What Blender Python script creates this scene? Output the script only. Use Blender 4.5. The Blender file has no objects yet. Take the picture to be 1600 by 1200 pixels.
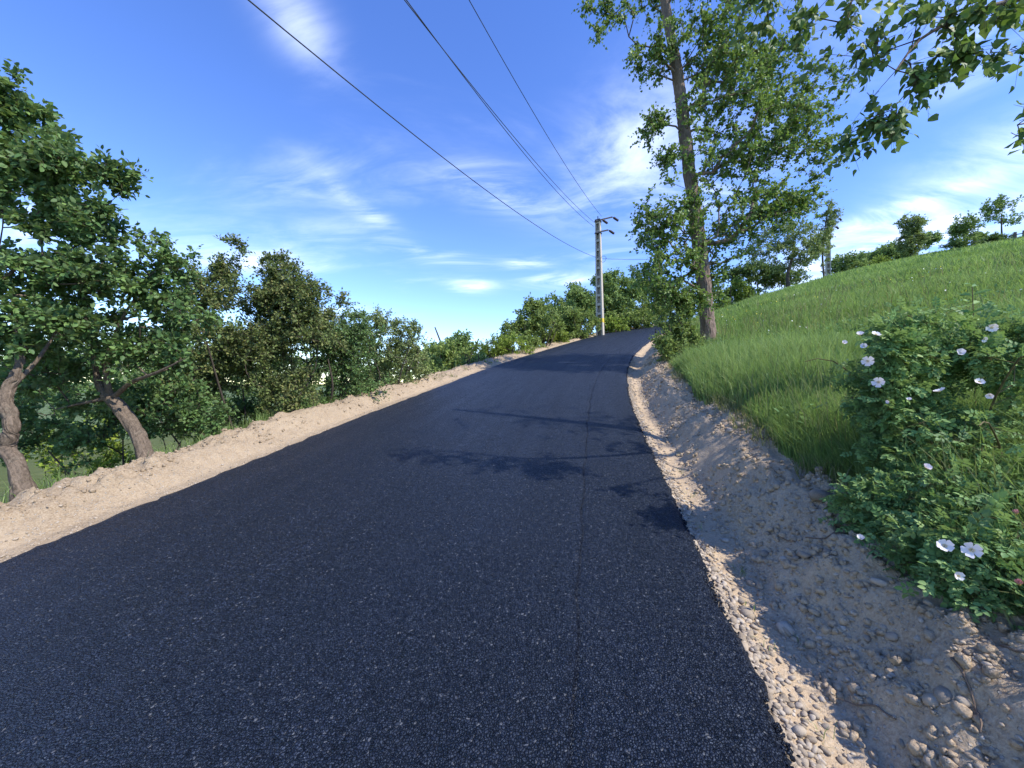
import bpy, math, random
import numpy as np
from mathutils import Vector, Matrix

# ------------------------------------------------------------------ camera, sky, sun, exposure
scene = bpy.context.scene
col = scene.collection
rng = np.random.default_rng(7)
random.seed(7)
EYE = 1.6
SUN_AZ, SUN_EL = math.radians(119), math.radians(46)      # clockwise from the view direction (+Y)

cam_d = bpy.data.cameras.new('camera')
cam_d.lens = 13.5; cam_d.sensor_width = 36; cam_d.clip_start = 0.05; cam_d.clip_end = 20000
cam = bpy.data.objects.new('camera', cam_d); col.objects.link(cam)
cam.location = (0, 0, EYE); cam.rotation_euler = (math.radians(90), 0, 0)
scene.camera = cam

world = bpy.data.worlds.new('World'); scene.world = world; world.use_nodes = True
wt = world.node_tree; wt.nodes.clear()
def wn(t, **k):
    n = wt.nodes.new(t)
    for a, v in k.items(): setattr(n, a, v)
    return n
def wmath(op, a, b=None, clamp=False):
    n = wn('ShaderNodeMath', operation=op, use_clamp=clamp)
    for i, v in enumerate((a, b)):
        if v is None: continue
        if isinstance(v, (int, float)): n.inputs[i].default_value = v
        else: wt.links.new(v, n.inputs[i])
    return n.outputs[0]
sky = wn('ShaderNodeTexSky', sky_type='NISHITA', sun_disc=False)
sky.sun_elevation = SUN_EL; sky.sun_rotation = SUN_AZ
sky.altitude = 600; sky.air_density = 1.0; sky.dust_density = 0.0; sky.ozone_density = 2.6
hs = wn('ShaderNodeHueSaturation'); hs.inputs['Hue'].default_value = 0.517; hs.inputs['Saturation'].default_value = 1.22; hs.inputs['Value'].default_value = 0.82
wt.links.new(sky.outputs[0], hs.inputs['Color'])
tc = wn('ShaderNodeTexCoord')
sp = wn('ShaderNodeSeparateXYZ'); wt.links.new(tc.outputs['Generated'], sp.inputs[0])
az = wmath('ARCTAN2', sp.outputs[0], sp.outputs[1]); el = wmath('ARCSINE', sp.outputs[2])
# thin cirrus: noise on a high plane, drawn out along one direction, over the whole sky
den = wmath('ADD', wmath('MAXIMUM', sp.outputs[2], 0.0), 0.16)
cx = wmath('DIVIDE', sp.outputs[0], den); cy = wmath('DIVIDE', sp.outputs[1], den)
cmb = wn('ShaderNodeCombineXYZ'); wt.links.new(cx, cmb.inputs[0]); wt.links.new(cy, cmb.inputs[1])
mp = wn('ShaderNodeMapping'); wt.links.new(cmb.outputs[0], mp.inputs[0])
mp.inputs['Rotation'].default_value = (0, 0, math.radians(24)); mp.inputs['Scale'].default_value = (0.55, 1.35, 1); mp.inputs['Location'].default_value = (3.1, 1.7, 0)
def wnoise(vec, scale, detail, rough, dist=0.0):
    n = wn('ShaderNodeTexNoise'); wt.links.new(vec, n.inputs['Vector'])
    n.inputs['Scale'].default_value = scale; n.inputs['Detail'].default_value = detail
    n.inputs['Roughness'].default_value = rough; n.inputs['Distortion'].default_value = dist
    return n.outputs['Fac']
n1 = wnoise(mp.outputs[0], 0.9, 7, 0.58, 0.7)
n2 = wnoise(mp.outputs[0], 3.4, 9, 0.66, 1.6)
def wramp(v, a, b):
    n = wn('ShaderNodeMapRange', interpolation_type='SMOOTHSTEP'); wt.links.new(v, n.inputs[0])
    n.inputs[1].default_value = a; n.inputs[2].default_value = b
    return n.outputs[0]
veil = wmath('MULTIPLY', wramp(n1, 0.53, 0.80), wramp(n2, 0.22, 0.75))
# single clouds, each at its own bearing and height: (azimuth, elevation, half widths, tilt, strength)
CL = [(17, 29.5, 9, 7, .25, .5), (27, 24, 8, 4.0, .3, .5), (-2, 27, 8, 2.6, -.2, .6), (1.5, 17.5, 3.5, .9, 0, .7),
      (7, 15.0, 4.5, .9, 0, .9), (-6, 14.2, 3.4, .9, 0, .8), (-14, 18.5, 9, 1.2, -.12, .55), (-22, 23.5, 5, 1.5, -.5, .45),
      (-30, 40, 5, 3.0, -.4, .42), (44, 14, 13, 2.0, .15, .95), (52, 20, 6, 2.5, .1, .5), (14, 18, 4, 1.0, 0, .5),
      (50, 30, 3.5, 3, 0, .6), (-33, 15, 6, 1.3, .1, .8), (-50, 15, 4, 2.4, .1, .8), (44.5, 17.5, 8, 1.0, .15, .7), (-23, 9.5, 6, 1, 0, .4)]
n3 = wnoise(mp.outputs[0], 2.1, 10, 0.62, 1.6)
acc = None
for a0, e0, wa, we, tl, stg in CL:
    da = wmath('SUBTRACT', az, math.radians(a0)); de = wmath('SUBTRACT', el, math.radians(e0))
    de = wmath('SUBTRACT', de, wmath('MULTIPLY', da, tl))
    q = wmath('ADD', wmath('POWER', wmath('DIVIDE', wmath('ABSOLUTE', da), math.radians(wa)), 2.0), wmath('POWER', wmath('DIVIDE', wmath('ABSOLUTE', de), math.radians(we)), 2.0))
    g = wmath('MULTIPLY', wmath('EXPONENT', wmath('MULTIPLY', q, -1.0)), stg)
    acc = g if acc is None else wmath('ADD', acc, g)
wisp = wmath('MULTIPLY', wmath('MINIMUM', acc, 1.0), wramp(n3, 0.33, 0.74))
cover = wmath('MINIMUM', wmath('ADD', wmath('MULTIPLY', veil, 0.33), wmath('MULTIPLY', wisp, 0.95)), 0.92)
mx = wn('ShaderNodeMix', data_type='RGBA'); wt.links.new(cover, mx.inputs[0]); wt.links.new(hs.outputs[0], mx.inputs[6])
mx.inputs[7].default_value = (4.6, 5.0, 5.7, 1)
bg = wn('ShaderNodeBackground'); bg.inputs['Strength'].default_value = 0.15
wt.links.new(mx.outputs[2], bg.inputs['Color'])
wo = wn('ShaderNodeOutputWorld'); wt.links.new(bg.outputs[0], wo.inputs[0])

sun_d = bpy.data.lights.new('sun', 'SUN'); sun_d.energy = 2.55; sun_d.angle = math.radians(0.53); sun_d.color = (1.0, 0.94, 0.85)
sun = bpy.data.objects.new('sun', sun_d); col.objects.link(sun)
sdir = Vector((math.sin(SUN_AZ) * math.cos(SUN_EL), math.cos(SUN_AZ) * math.cos(SUN_EL), math.sin(SUN_EL)))
sun.rotation_euler = sdir.to_track_quat('Z', 'Y').to_euler(); sun.location = (20, -8, 20)
vs = scene.view_settings
vs.view_transform = 'Standard'; vs.look = 'None'; vs.gamma = 1; vs.use_curve_mapping = False; vs.exposure = 1.5
scene.render.engine = 'CYCLES'
scene.cycles.max_bounces = 5; scene.cycles.transparent_max_bounces = 4
scene.cycles.sample_clamp_indirect = 6

# ------------------------------------------------------------------ helpers
def hash3(ix, iy, iz, seed):
    h = (ix.astype(np.int64) * 374761393 + iy.astype(np.int64) * 668265263 + iz.astype(np.int64) * 2147483647 + seed * 974634777) & 0xffffffff
    h = ((h ^ (h >> 13)) * 1274126177) & 0xffffffff
    h = ((h ^ (h >> 16)) * 2246822519) & 0xffffffff
    h = h ^ (h >> 15)
    return (h & 0xffffff) / float(0xffffff)
def vnoise(p, seed=0):
    p = np.asarray(p, float)
    if p.shape[1] == 2: p = np.c_[p, np.zeros(len(p))]
    i = np.floor(p).astype(np.int64); f = p - i; f = f * f * (3 - 2 * f)
    r = 0
    for dx in (0, 1):
        for dy in (0, 1):
            for dz in (0, 1):
                w = (f[:, 0] if dx else 1 - f[:, 0]) * (f[:, 1] if dy else 1 - f[:, 1]) * (f[:, 2] if dz else 1 - f[:, 2])
                r = r + w * hash3(i[:, 0] + dx, i[:, 1] + dy, i[:, 2] + dz, seed)
    return r
def fbm(p, octs=4, seed=0, gain=0.5):
    p = np.asarray(p, float); a = 1; s = 0; t = 0
    for k in range(octs):
        s = s + a * vnoise(p * 2.0 ** k + 17.3 * k, seed + k); t += a; a *= gain
    return s / t
def sstep(a, b, x):
    t = np.clip((x - a) / (b - a), 0, 1); return t * t * (3 - 2 * t)
def unit(v):
    v = np.asarray(v, float); return v / (np.linalg.norm(v, axis=-1, keepdims=True) + 1e-9)

def mesh_np(name, V, F, smooth=False, tint=None):
    V = np.ascontiguousarray(V, np.float32); F = np.ascontiguousarray(F, np.int32)
    me = bpy.data.meshes.new(name); k = F.shape[1]
    me.vertices.add(len(V)); me.vertices.foreach_set('co', V.ravel())
    me.loops.add(F.size); me.loops.foreach_set('vertex_index', F.ravel())
    me.polygons.add(len(F)); me.polygons.foreach_set('loop_start', np.arange(0, F.size, k, dtype=np.int32))
    if smooth: me.polygons.foreach_set('use_smooth', np.ones(len(F), bool))
    if tint is not None:
        a = me.attributes.new('tint', 'FLOAT', 'POINT'); a.data.foreach_set('value', np.ascontiguousarray(tint, np.float32))
    me.update(calc_edges=True)
    return me
def add(name, me, mat=None, parent=None, loc=(0, 0, 0)):
    o = bpy.data.objects.new(name, me)
    if mat is not None and me is not None and len(me.materials) == 0: me.materials.append(mat)
    col.objects.link(o); o.location = loc
    if parent: o.parent = parent
    return o
def tag(o, label=None, cat=None, group=None, kind=None):
    for k, v in (('label', label), ('category', cat), ('group', group), ('kind', kind)):
        if v: o[k] = v
    return o
def thing(name, loc, label, cat, group=None):
    return tag(add(name, None, loc=tuple(float(c) for c in loc)), label, cat, group)
def at(px, py, Y):
    """a point of the place seen in the photograph's pixel (1600 wide) at depth Y"""
    return np.array(((px - 800) / 600 * Y, Y, EYE + (600 - py) / 600 * Y))
class MB:
    """collects boxes and tubes into one mesh"""
    def __init__(s): s.V = []; s.F = []; s.n = 0
    def raw(s, V, F):
        s.V.append(np.asarray(V, float)); s.F += [[i + s.n for i in f] for f in F]; s.n += len(V); return s
    def box(s, c, h, R=None):
        v = np.array([(x, y, z) for x in (-1, 1) for y in (-1, 1) for z in (-1, 1)], float) * np.asarray(h, float)
        if R is not None: v = v @ np.asarray(R).T
        return s.raw(v + np.asarray(c, float), [(0, 1, 3, 2), (4, 6, 7, 5), (0, 4, 5, 1), (2, 3, 7, 6), (0, 2, 6, 4), (1, 5, 7, 3)])
    def tube(s, P, r, n=8, cap=True):
        V, F = tube_np(np.asarray(P, float), np.broadcast_to(np.asarray(r, float), (len(P),)), n)
        s.raw(V, [tuple(f) for f in F])
        if cap:
            b = s.n - len(V); s.F.append([b + i for i in range(n)][::-1]); s.F.append([s.n - n + i for i in range(n)])
        return s
    def build(s, name, mat, parent=None, loc=(0, 0, 0), smooth=False):
        me = bpy.data.meshes.new(name); me.from_pydata(np.concatenate(s.V).tolist(), [], s.F)
        if smooth: me.polygons.foreach_set('use_smooth', np.ones(len(me.polygons), bool))
        me.update(); return add(name, me, mat, parent, loc)
def tube_np(P, r, n):
    T = np.gradient(P, axis=0); T = unit(T)
    ref = np.array((0.31, 0.17, 0.9)); ref = ref - 0
    A = unit(np.cross(T, ref)); B = np.cross(T, A)
    a = np.arange(n) / n * 2 * math.pi
    V = P[:, None] + r[:, None, None] * (np.cos(a)[None, :, None] * A[:, None] + np.sin(a)[None, :, None] * B[:, None])
    i = np.arange(len(P) - 1)[:, None] * n; j = np.arange(n)[None]; j2 = (j + 1) % n
    F = np.stack([i + j, i + j2, i + n + j2, i + n + j], -1).reshape(-1, 4)
    return V.reshape(-1, 3), F
def resample(P, step):
    P = np.asarray(P, float)
    t = np.arange(len(P)); 
    # Catmull-Rom through the points
    Q = np.vstack([2 * P[0] - P[1], P, 2 * P[-1] - P[-2]]); out = []
    for k in range(len(P) - 1):
        a, b, c, d = Q[k:k + 4]; m = max(2, int(np.linalg.norm(c[:3] - b[:3]) / step))
        for u in np.arange(m) / m:
            out.append(.5 * (2 * b + (c - a) * u + (2 * a - 5 * b + 4 * c - d) * u * u + (3 * b - a - 3 * c + d) * u ** 3))
    out.append(P[-1]); return np.array(out)

# ------------------------------------------------------------------ materials
def mat_new(name):
    m = bpy.data.materials.new(name); m.use_nodes = True; m.node_tree.nodes.clear()
    nt = m.node_tree
    class B: pass
    b = B(); b.m = m; b.nt = nt
    def n(t, ins=None, **k):
        x = nt.nodes.new(t)
        for a, v in k.items(): setattr(x, a, v)
        for i, v in (ins or {}).items():
            s = x.inputs[i]
            if hasattr(v, 'is_linked') or hasattr(v, 'links'): nt.links.new(v, s)
            else: s.default_value = v
        return x
    b.n = n
    b.out = n('ShaderNodeOutputMaterial')
    b.coord = n('ShaderNodeTexCoord').outputs['Object']
    b.geo = n('ShaderNodeNewGeometry')
    def noise(scale, detail=4, rough=.55, vec=None, dist=0.):
        return n('ShaderNodeTexNoise', {'Vector': vec or b.coord, 'Scale': scale, 'Detail': detail, 'Roughness': rough, 'Distortion': dist}).outputs['Fac']
    b.noise = noise
    def vor(scale, out='Distance', feature='F1', vec=None, rnd=1.0):
        return n('ShaderNodeTexVoronoi', {'Vector': vec or b.coord, 'Scale': scale, 'Randomness': rnd}, feature=feature).outputs[out]
    b.vor = vor
    def ramp(f, stops):
        r = n('ShaderNodeValToRGB', {0: f}); e = r.color_ramp.elements
        while len(e) < len(stops): e.new(0.5)
        for k, (p, c) in enumerate(stops):
            e[k].position = p; e[k].color = (*c, 1) if len(c) == 3 else c
        return r.outputs[0]
    b.ramp = ramp
    def mix(f, a, c, mode='MIX'):
        x = n('ShaderNodeMix', data_type='RGBA', blend_type=mode)
        for i, v in ((0, f), (6, a), (7, c)):
            if hasattr(v, 'links'): nt.links.new(v, x.inputs[i])
            else: x.inputs[i].default_value = v if i == 0 or len(v) == 4 else (*v, 1)
        return x.outputs[2]
    b.mix = mix
    def math_(op, a, c=None, clamp=False):
        x = n('ShaderNodeMath', operation=op, use_clamp=clamp)
        for i, v in enumerate((a, c)):
            if v is None: continue
            if hasattr(v, 'links'): nt.links.new(v, x.inputs[i])
            else: x.inputs[i].default_value = v
        return x.outputs[0]
    b.math = math_
    def bump(h, strength, dist, normal=None):
        d = {'Height': h, 'Strength': strength, 'Distance': dist}
        if normal is not None: d['Normal'] = normal
        return n('ShaderNodeBump', d).outputs[0]
    b.bump = bump
    def bsdf(**k):
        ins = {}
        for a, v in k.items(): ins[a.replace('_', ' ')] = v
        p = n('ShaderNodeBsdfPrincipled', ins); return p
    b.bsdf = bsdf
    b.finish = lambda s: (nt.links.new(s.outputs[0], b.out.inputs[0]), m)[1]
    return b

def leaf_mat(name, c0, c1, c2, transl=0.3, rough=.45, spec=.35):
    rough = rough + .12; spec = spec * .6; transl = transl + .08
    b = mat_new(name)
    t = b.n('ShaderNodeAttribute', attribute_name='tint').outputs['Fac']
    big = b.noise(1.1, 2)
    f = b.math('ADD', b.math('MULTIPLY', t, .75), b.math('MULTIPLY', big, .25))
    c = b.ramp(f, [(0.1, c0), (0.5, c1), (0.92, c2)])
    # paler underside
    back = b.mix(.35, c, (0.20, 0.24, 0.13))
    c = b.mix(b.geo.outputs['Backfacing'], c, back)
    p = b.bsdf(Base_Color=c, Roughness=rough, Specular_IOR_Level=spec)
    tr = b.n('ShaderNodeBsdfTranslucent', {'Color': b.mix(.5, c, (0.16, 0.24, 0.02), 'MIX')})
    s = b.n('ShaderNodeMixShader', {0: transl, 1: p.outputs[0], 2: tr.outputs[0]})
    return b.finish(s)
def bark_mat(name, c0, c1, scale=18, stretch=.22, rel=.02):
    b = mat_new(name)
    v = b.n('ShaderNodeMapping', {'Vector': b.coord, 'Scale': (1, 1, stretch)}).outputs[0]
    r = b.noise(scale, 8, .72, v, 1.2); w = b.noise(scale * 3.1, 5, .7, v, .8)
    f = b.math('ADD', b.math('MULTIPLY', r, .65), b.math('MULTIPLY', w, .4))
    c = b.ramp(f, [(.38, c0), (.64, c1)])
    lich = b.ramp(b.noise(5, 5, .7), [(.58, (0, 0, 0)), (.72, (1, 1, 1))])
    c = b.mix(b.math('MULTIPLY', lich, .35), c, (.19, .19, .15))
    p = b.bsdf(Base_Color=c, Roughness=.9, Specular_IOR_Level=.15, Normal=b.bump(f, .8, rel))
    return b.finish(p)

M = {}
M['poplar_leaf'] = leaf_mat('poplar_leaf', (0.061, 0.124, 0.029), (0.149, 0.263, 0.049), (0.316, 0.442, 0.099), .34, .36, .5)
M['dark_leaf'] = leaf_mat('dark_leaf', (0.049, 0.098, 0.025), (0.090, 0.166, 0.040), (0.167, 0.267, 0.061), .25, .42, .4)  # darker green leaves: thickets, dark trees, overhanging poplar
M['plum_leaf'] = leaf_mat('plum_leaf', (0.057, 0.119, 0.041), (0.117, 0.216, 0.070), (0.221, 0.345, 0.102), .30, .42, .42)
M['thorn_leaf'] = leaf_mat('thorn_leaf', (0.085, 0.124, 0.040), (0.148, 0.200, 0.059), (0.287, 0.264, 0.099), .25, .5, .35)
M['hedge_leaf'] = leaf_mat('hedge_leaf', (0.113, 0.172, 0.048), (0.212, 0.298, 0.073), (0.399, 0.470, 0.129), .3, .5, .35)
M['bright_leaf'] = leaf_mat('bright_leaf', (0.130, 0.199, 0.030), (0.239, 0.338, 0.043), (0.412, 0.498, 0.083), .34, .5, .35)
M['far_leaf'] = leaf_mat('far_leaf', (0.113, 0.195, 0.067), (0.200, 0.310, 0.093), (0.350, 0.458, 0.148), .28, .55, .3)
M['pale_leaf'] = leaf_mat('pale_leaf', (0.140, 0.202, 0.071), (0.240, 0.303, 0.107), (0.380, 0.431, 0.171), .3, .45, .4)
M['rose_leaf'] = leaf_mat('rose_leaf', (0.081, 0.165, 0.054), (0.167, 0.305, 0.104), (0.361, 0.507, 0.162), .30, .42, .42)
M['grass'] = leaf_mat('grass', (.140, .245, .065), (.240, .375, .10), (.41, .52, .20), .46, .5, .3)
M['dry_grass'] = leaf_mat('dry_grass', (0.132, 0.143, 0.055), (0.220, 0.220, 0.088), (0.352, 0.319, 0.165), .3, .6, .2)
M['poplar_bark'] = bark_mat('poplar_bark', (.06, .043, .033), (.27, .205, .165), 26, .16, .02)
M['plum_bark'] = bark_mat('plum_bark', (.05, .038, .028), (.20, .155, .115), 22, .5, .014)
M['twig'] = bark_mat('twig', (.035, .028, .022), (.10, .082, .064), 30, .3, .006)
M['cane'] = bark_mat('cane', (.07, .06, .03), (.17, .14, .07), 30, .3, .004)

def asphalt():
    b = mat_new('asphalt')
    # stone chips: every cell tilts its own way and is coated more or less
    wob = b.n('ShaderNodeVectorMath', {0: b.n('ShaderNodeTexNoise', {'Vector': b.coord, 'Scale': 60.0, 'Detail': 3.0}).outputs['Color'], 'Scale': .014}, operation='SCALE').outputs[0]
    wob = b.n('ShaderNodeVectorMath', {0: b.coord, 1: wob}, operation='ADD').outputs[0]
    cellc = b.n('ShaderNodeTexVoronoi', {'Vector': wob, 'Scale': 88.0}, feature='F1')
    cell2 = b.n('ShaderNodeTexVoronoi', {'Vector': b.coord, 'Scale': 190.0}, feature='F1')
    edge = b.vor(88.0, 'Distance', 'DISTANCE_TO_EDGE', wob)
    sep = b.n('ShaderNodeSeparateColor', {0: cellc.outputs['Color']})
    r1, r2, r3 = sep.outputs[0], sep.outputs[1], sep.outputs[2]
    lane = b.n('ShaderNodeAttribute', attribute_name='tint').outputs['Fac']; run = b.n('ShaderNodeAttribute', attribute_name='run').outputs['Fac']
    lv = b.n('ShaderNodeCombineXYZ', {0: b.math('MULTIPLY', lane, 3.2), 1: b.math('MULTIPLY', run, .22)}).outputs[0]
    streak = b.noise(1.0, 5, .6, lv, .4)
    macro = b.noise(.55, 4, .6); mid = b.noise(4.0, 4, .6)
    base = b.mix(b.math('MULTIPLY', r1, r1), (.0022, .0032, .0070), (.0175, .0240, .0470))
    base = b.mix(b.ramp(macro, [(.42, (0, 0, 0)), (.62, (1, 1, 1))]), base, (.0085, .0125, .026))
    base = b.mix(b.ramp(streak, [(.35, (0, 0, 0)), (.68, (.8, .8, .8))]), base, (.0035, .0050, .0105))
    bare = b.ramp(r2, [(.958, (0, 0, 0)), (.98, (1, 1, 1))])
    base = b.mix(bare, base, (.095, .10, .108))
    crack = b.ramp(edge, [(0.0, (1, 1, 1)), (.17, (0, 0, 0))])
    base = b.mix(b.math('MULTIPLY', crack, .8), base, (.002, .002, .003))
    h = b.math('ADD', b.ramp(edge, [(0, (0, 0, 0)), (.3, (1, 1, 1))]), b.math('MULTIPLY', r3, .8))
    h = b.math('ADD', h, b.math('MULTIPLY', cell2.outputs['Distance'], .5))
    nb = b.bump(h, 1.0, .006)
    tilt = b.n('ShaderNodeVectorMath', {0: cellc.outputs['Color'], 1: (.5, .5, .5)}, operation='SUBTRACT').outputs[0]
    tilt = b.n('ShaderNodeVectorMath', {0: tilt, 'Scale': .95}, operation='SCALE').outputs[0]
    nn = b.n('ShaderNodeVectorMath', {0: nb, 1: tilt}, operation='ADD').outputs[0]
    nn = b.n('ShaderNodeVectorMath', {0: nn}, operation='NORMALIZE').outputs[0]
    rough = b.math('ADD', b.math('MULTIPLY', r3, .28), b.math('ADD', b.math('ADD', .18, b.math('MULTIPLY', streak, .26)), b.math('MULTIPLY', mid, .16)))
    p = b.bsdf(Base_Color=base, Roughness=rough, Specular_IOR_Level=b.math('MULTIPLY', .72, b.math('SUBTRACT', 1.0, b.math('MULTIPLY', crack, .9))), Specular_Tint=(.62, .77, 1, 1), Normal=nn)
    return b.finish(p)
M['asphalt'] = asphalt()
def dirt(name, c0, c1, c2, dust):
    b = mat_new(name)
    a = b.noise(1.6, 5, .6); f = b.noise(14, 6, .68); g = b.noise(70, 5, .7)
    c = b.ramp(b.math('ADD', b.math('MULTIPLY', a, .45), b.math('MULTIPLY', f, .55)), [(.3, c0), (.5, c1), (.7, c2)])
    c = b.mix(b.ramp(g, [(.4, (0, 0, 0)), (.7, (1, 1, 1))]), c, dust)
    v = b.n('ShaderNodeTexVoronoi', {'Vector': b.coord, 'Scale': 55.0}, feature='F1')
    peb = b.n('ShaderNodeSeparateColor', {0: v.outputs['Color']}).outputs[0]
    mask = b.math('MULTIPLY', b.ramp(peb, [(.72, (0, 0, 0)), (.78, (1, 1, 1))]), b.ramp(v.outputs['Distance'], [(.3, (1, 1, 1)), (.42, (0, 0, 0))]))
    c = b.mix(b.math('MULTIPLY', mask, .6), c, (.40, .37, .32))
    h = b.math('ADD', b.math('ADD', b.math('MULTIPLY', f, 1.2), b.math('MULTIPLY', g, .5)), b.math('MULTIPLY', mask, .35))
    p = b.bsdf(Base_Color=c, Roughness=.95, Specular_IOR_Level=.12, Normal=b.bump(h, .9, .02))
    return b.finish(p)
M['dirt_right'] = dirt('dirt_right', (.25, .18, .115), (.38, .285, .185), (.48, .375, .255), (.52, .415, .29))
M['dirt_left'] = dirt('dirt_left', (.19, .138, .085), (.285, .215, .138), (.37, .29, .195), (.42, .335, .235))
def soil_green(name, c0, c1, c2):
    b = mat_new(name)
    a = b.noise(.35, 5, .6); f = b.noise(5, 6, .7)
    c = b.ramp(b.math('ADD', b.math('MULTIPLY', a, .5), b.math('MULTIPLY', f, .5)), [(.32, c0), (.5, c1), (.68, c2)])
    p = b.bsdf(Base_Color=c, Roughness=.95, Specular_IOR_Level=.1, Normal=b.bump(f, .8, .08))
    return b.finish(p)
M['meadow'] = soil_green('meadow_ground', (.075, .125, .03), (.125, .215, .05), (.17, .26, .065))
M['slope'] = soil_green('slope_ground', (.05, .06, .022), (.08, .10, .03), (.13, .13, .055))
M['valley'] = soil_green('valley_ground', (.06, .085, .04), (.09, .13, .05), (.15, .17, .08))
def stone_mat():
    b = mat_new('stone')
    oi = b.n('ShaderNodeObjectInfo').outputs['Random']
    t = b.n('ShaderNodeAttribute', attribute_name='tint').outputs['Fac']
    k = b.math('FRACT', b.math('ADD', oi, t))
    c = b.ramp(k, [(0, (.19, .155, .115)), (.35, (.30, .245, .18)), (.7, (.40, .33, .245)), (1, (.46, .41, .34))])
    f = b.noise(38, 5, .65)
    c = b.mix(b.ramp(f, [(.4, (0, 0, 0)), (.7, (1, 1, 1))]), c, (.33, .27, .2))
    p = b.bsdf(Base_Color=c, Roughness=.85, Specular_IOR_Level=.25, Normal=b.bump(f, .5, .006))
    return b.finish(p)
M['stone'] = stone_mat()
def simple(name, c, rough=.7, metal=0, nscale=20, var=.25, bump=.3, bd=.004):
    b = mat_new(name); f = b.noise(nscale, 5, .65)
    c2 = tuple(x * (1 - var) for x in c)
    p = b.bsdf(Base_Color=b.mix(f, c2, tuple(min(1, x * (1 + var)) for x in c)), Roughness=rough, Metallic=metal, Specular_IOR_Level=.3, Normal=b.bump(f, bump, bd))
    return b.finish(p)
M['concrete'] = simple('pole_concrete', (.42, .38, .32), .9, 0, 9, .22)
M['yellow'] = simple('yellow_paint', (.62, .46, .06), .7, 0, 14, .3)
M['steel'] = simple('dark_steel', (.07, .07, .075), .55, .6, 20)
M['insulator'] = simple('insulator_glaze', (.035, .022, .02), .25, 0, 12)
M['wire'] = simple('wire', (.04, .045, .055), .6, .3, 20)
M['wood'] = simple('grey_wood', (.13, .115, .10), .9, 0, 12)
M['straw'] = simple('straw', (.33, .28, .20), .9, 0, 20)
M['root'] = simple('root_bark', (.16, .115, .08), .9, 0, 20)
def petal_mat():
    b = mat_new('petal')
    oi = b.n('ShaderNodeObjectInfo').outputs['Random']
    c = b.ramp(b.math('ADD', b.math('MULTIPLY', b.noise(30, 3), .5), b.math('MULTIPLY', oi, .5)), [(.2, (.80, .70, .72)), (.6, (.82, .79, .80)), (.9, (.84, .83, .83))])
    p = b.bsdf(Base_Color=c, Roughness=.6, Specular_IOR_Level=.2)
    tr = b.n('ShaderNodeBsdfTranslucent', {'Color': (.7, .62, .62, 1)})
    return b.finish(b.n('ShaderNodeMixShader', {0: .25, 1: p.outputs[0], 2: tr.outputs[0]}))
M['petal'] = petal_mat()
M['pink_petal'] = simple('pink_petal', (.62, .32, .30), .6, 0, 30, .15, .1)
M['stamen'] = simple('stamen', (.62, .47, .10), .7, 0, 60, .2, .1)
M['yellow_flower'] = simple('yellow_flower', (.68, .56, .05), .7, 0, 8, .2, .1)
M['white_flower'] = simple('white_flower', (.72, .72, .66), .7, 0, 8, .1, .1)

# ------------------------------------------------------------------ the road's course and the lie of the land
DL, DR = -4.256, 0.706
K = np.array([0, 6, 12, 18, 24, 32, 42, 60, 80, 130.])
TH = np.radians([11.845, 11.845, 17.56, 24.93, 28.14, 33.9, 42.72, 53.37, 57, 60])
GR = np.array([.1545, .1545, .1905, .1936, .2001, .1923, .185, .1775, .16, .1])
S = np.arange(-14, 125, .125)
_th = np.interp(S, K, TH); _g = np.interp(S, K, GR)
def _int(f):
    c = np.r_[0, np.cumsum((f[1:] + f[:-1]) / 2 * .125)]; return c - np.interp(0, S, c)
SX, SY, SZ = _int(np.sin(_th)), _int(np.cos(_th)), _int(_g)
def road_pt(s, d):
    th = np.interp(s, S, _th)
    return np.interp(s, S, SX) + d * np.cos(th), np.interp(s, S, SY) - d * np.sin(th), np.interp(s, S, SZ)
def nearest(X, Y):
    X = np.atleast_1d(X).astype(float); Y = np.atleast_1d(Y).astype(float)
    so = np.empty_like(X); do = np.empty_like(X)
    px, py = SX[::4], SY[::4]
    for a in range(0, len(X), 20000):
        x = X[a:a + 20000]; y = Y[a:a + 20000]
        i = ((x[:, None] - px) ** 2 + (y[:, None] - py) ** 2).argmin(1) * 4
        ct, st = np.cos(_th[i]), np.sin(_th[i]); rx, ry = x - SX[i], y - SY[i]
        so[a:a + 20000] = S[i] + rx * st + ry * ct; do[a:a + 20000] = rx * ct - ry * st
    return so, do
def prof_r(e, s):
    k = 1 + .13 * (fbm(np.c_[s * .9, s * 0], 3, 5) - .5) * 2
    p = np.interp(e, [-.2, 0, .10, .28, .38, .58, .76, .95, 1.25, 2.05], [-.07, -.065, -.07, -.12, -.11, .07, .23, .29, .33, .49])
    return np.where(e < .38, p, -.11 + (p + .11) * k)
def prof_l(e, s):
    k = 1 + .5 * (fbm(np.c_[s * .7, s * 0], 3, 15) - .5) * 2
    w = .22 * (fbm(np.c_[s * .8, s * 0 + 4], 2, 25) - .5)
    e2 = e + w * sstep(.3, .6, e)
    b = np.interp(e2, [-.2, 0, .1, .30, .52, .68, .9, 1.3], [-.07, -.065, -.06, -.05, .10, .17, .16, .0])
    b = np.where(e > .35, b * k * np.interp(s, [8, 13], [1, .4]), b)
    sl = np.interp(s, [10, 22], [.55, .25])
    return b - np.where(e > 1.35, sl * np.minimum(e - 1.35, 14) + .2 * np.clip(e - 15.35, 0, 130), 0)
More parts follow.
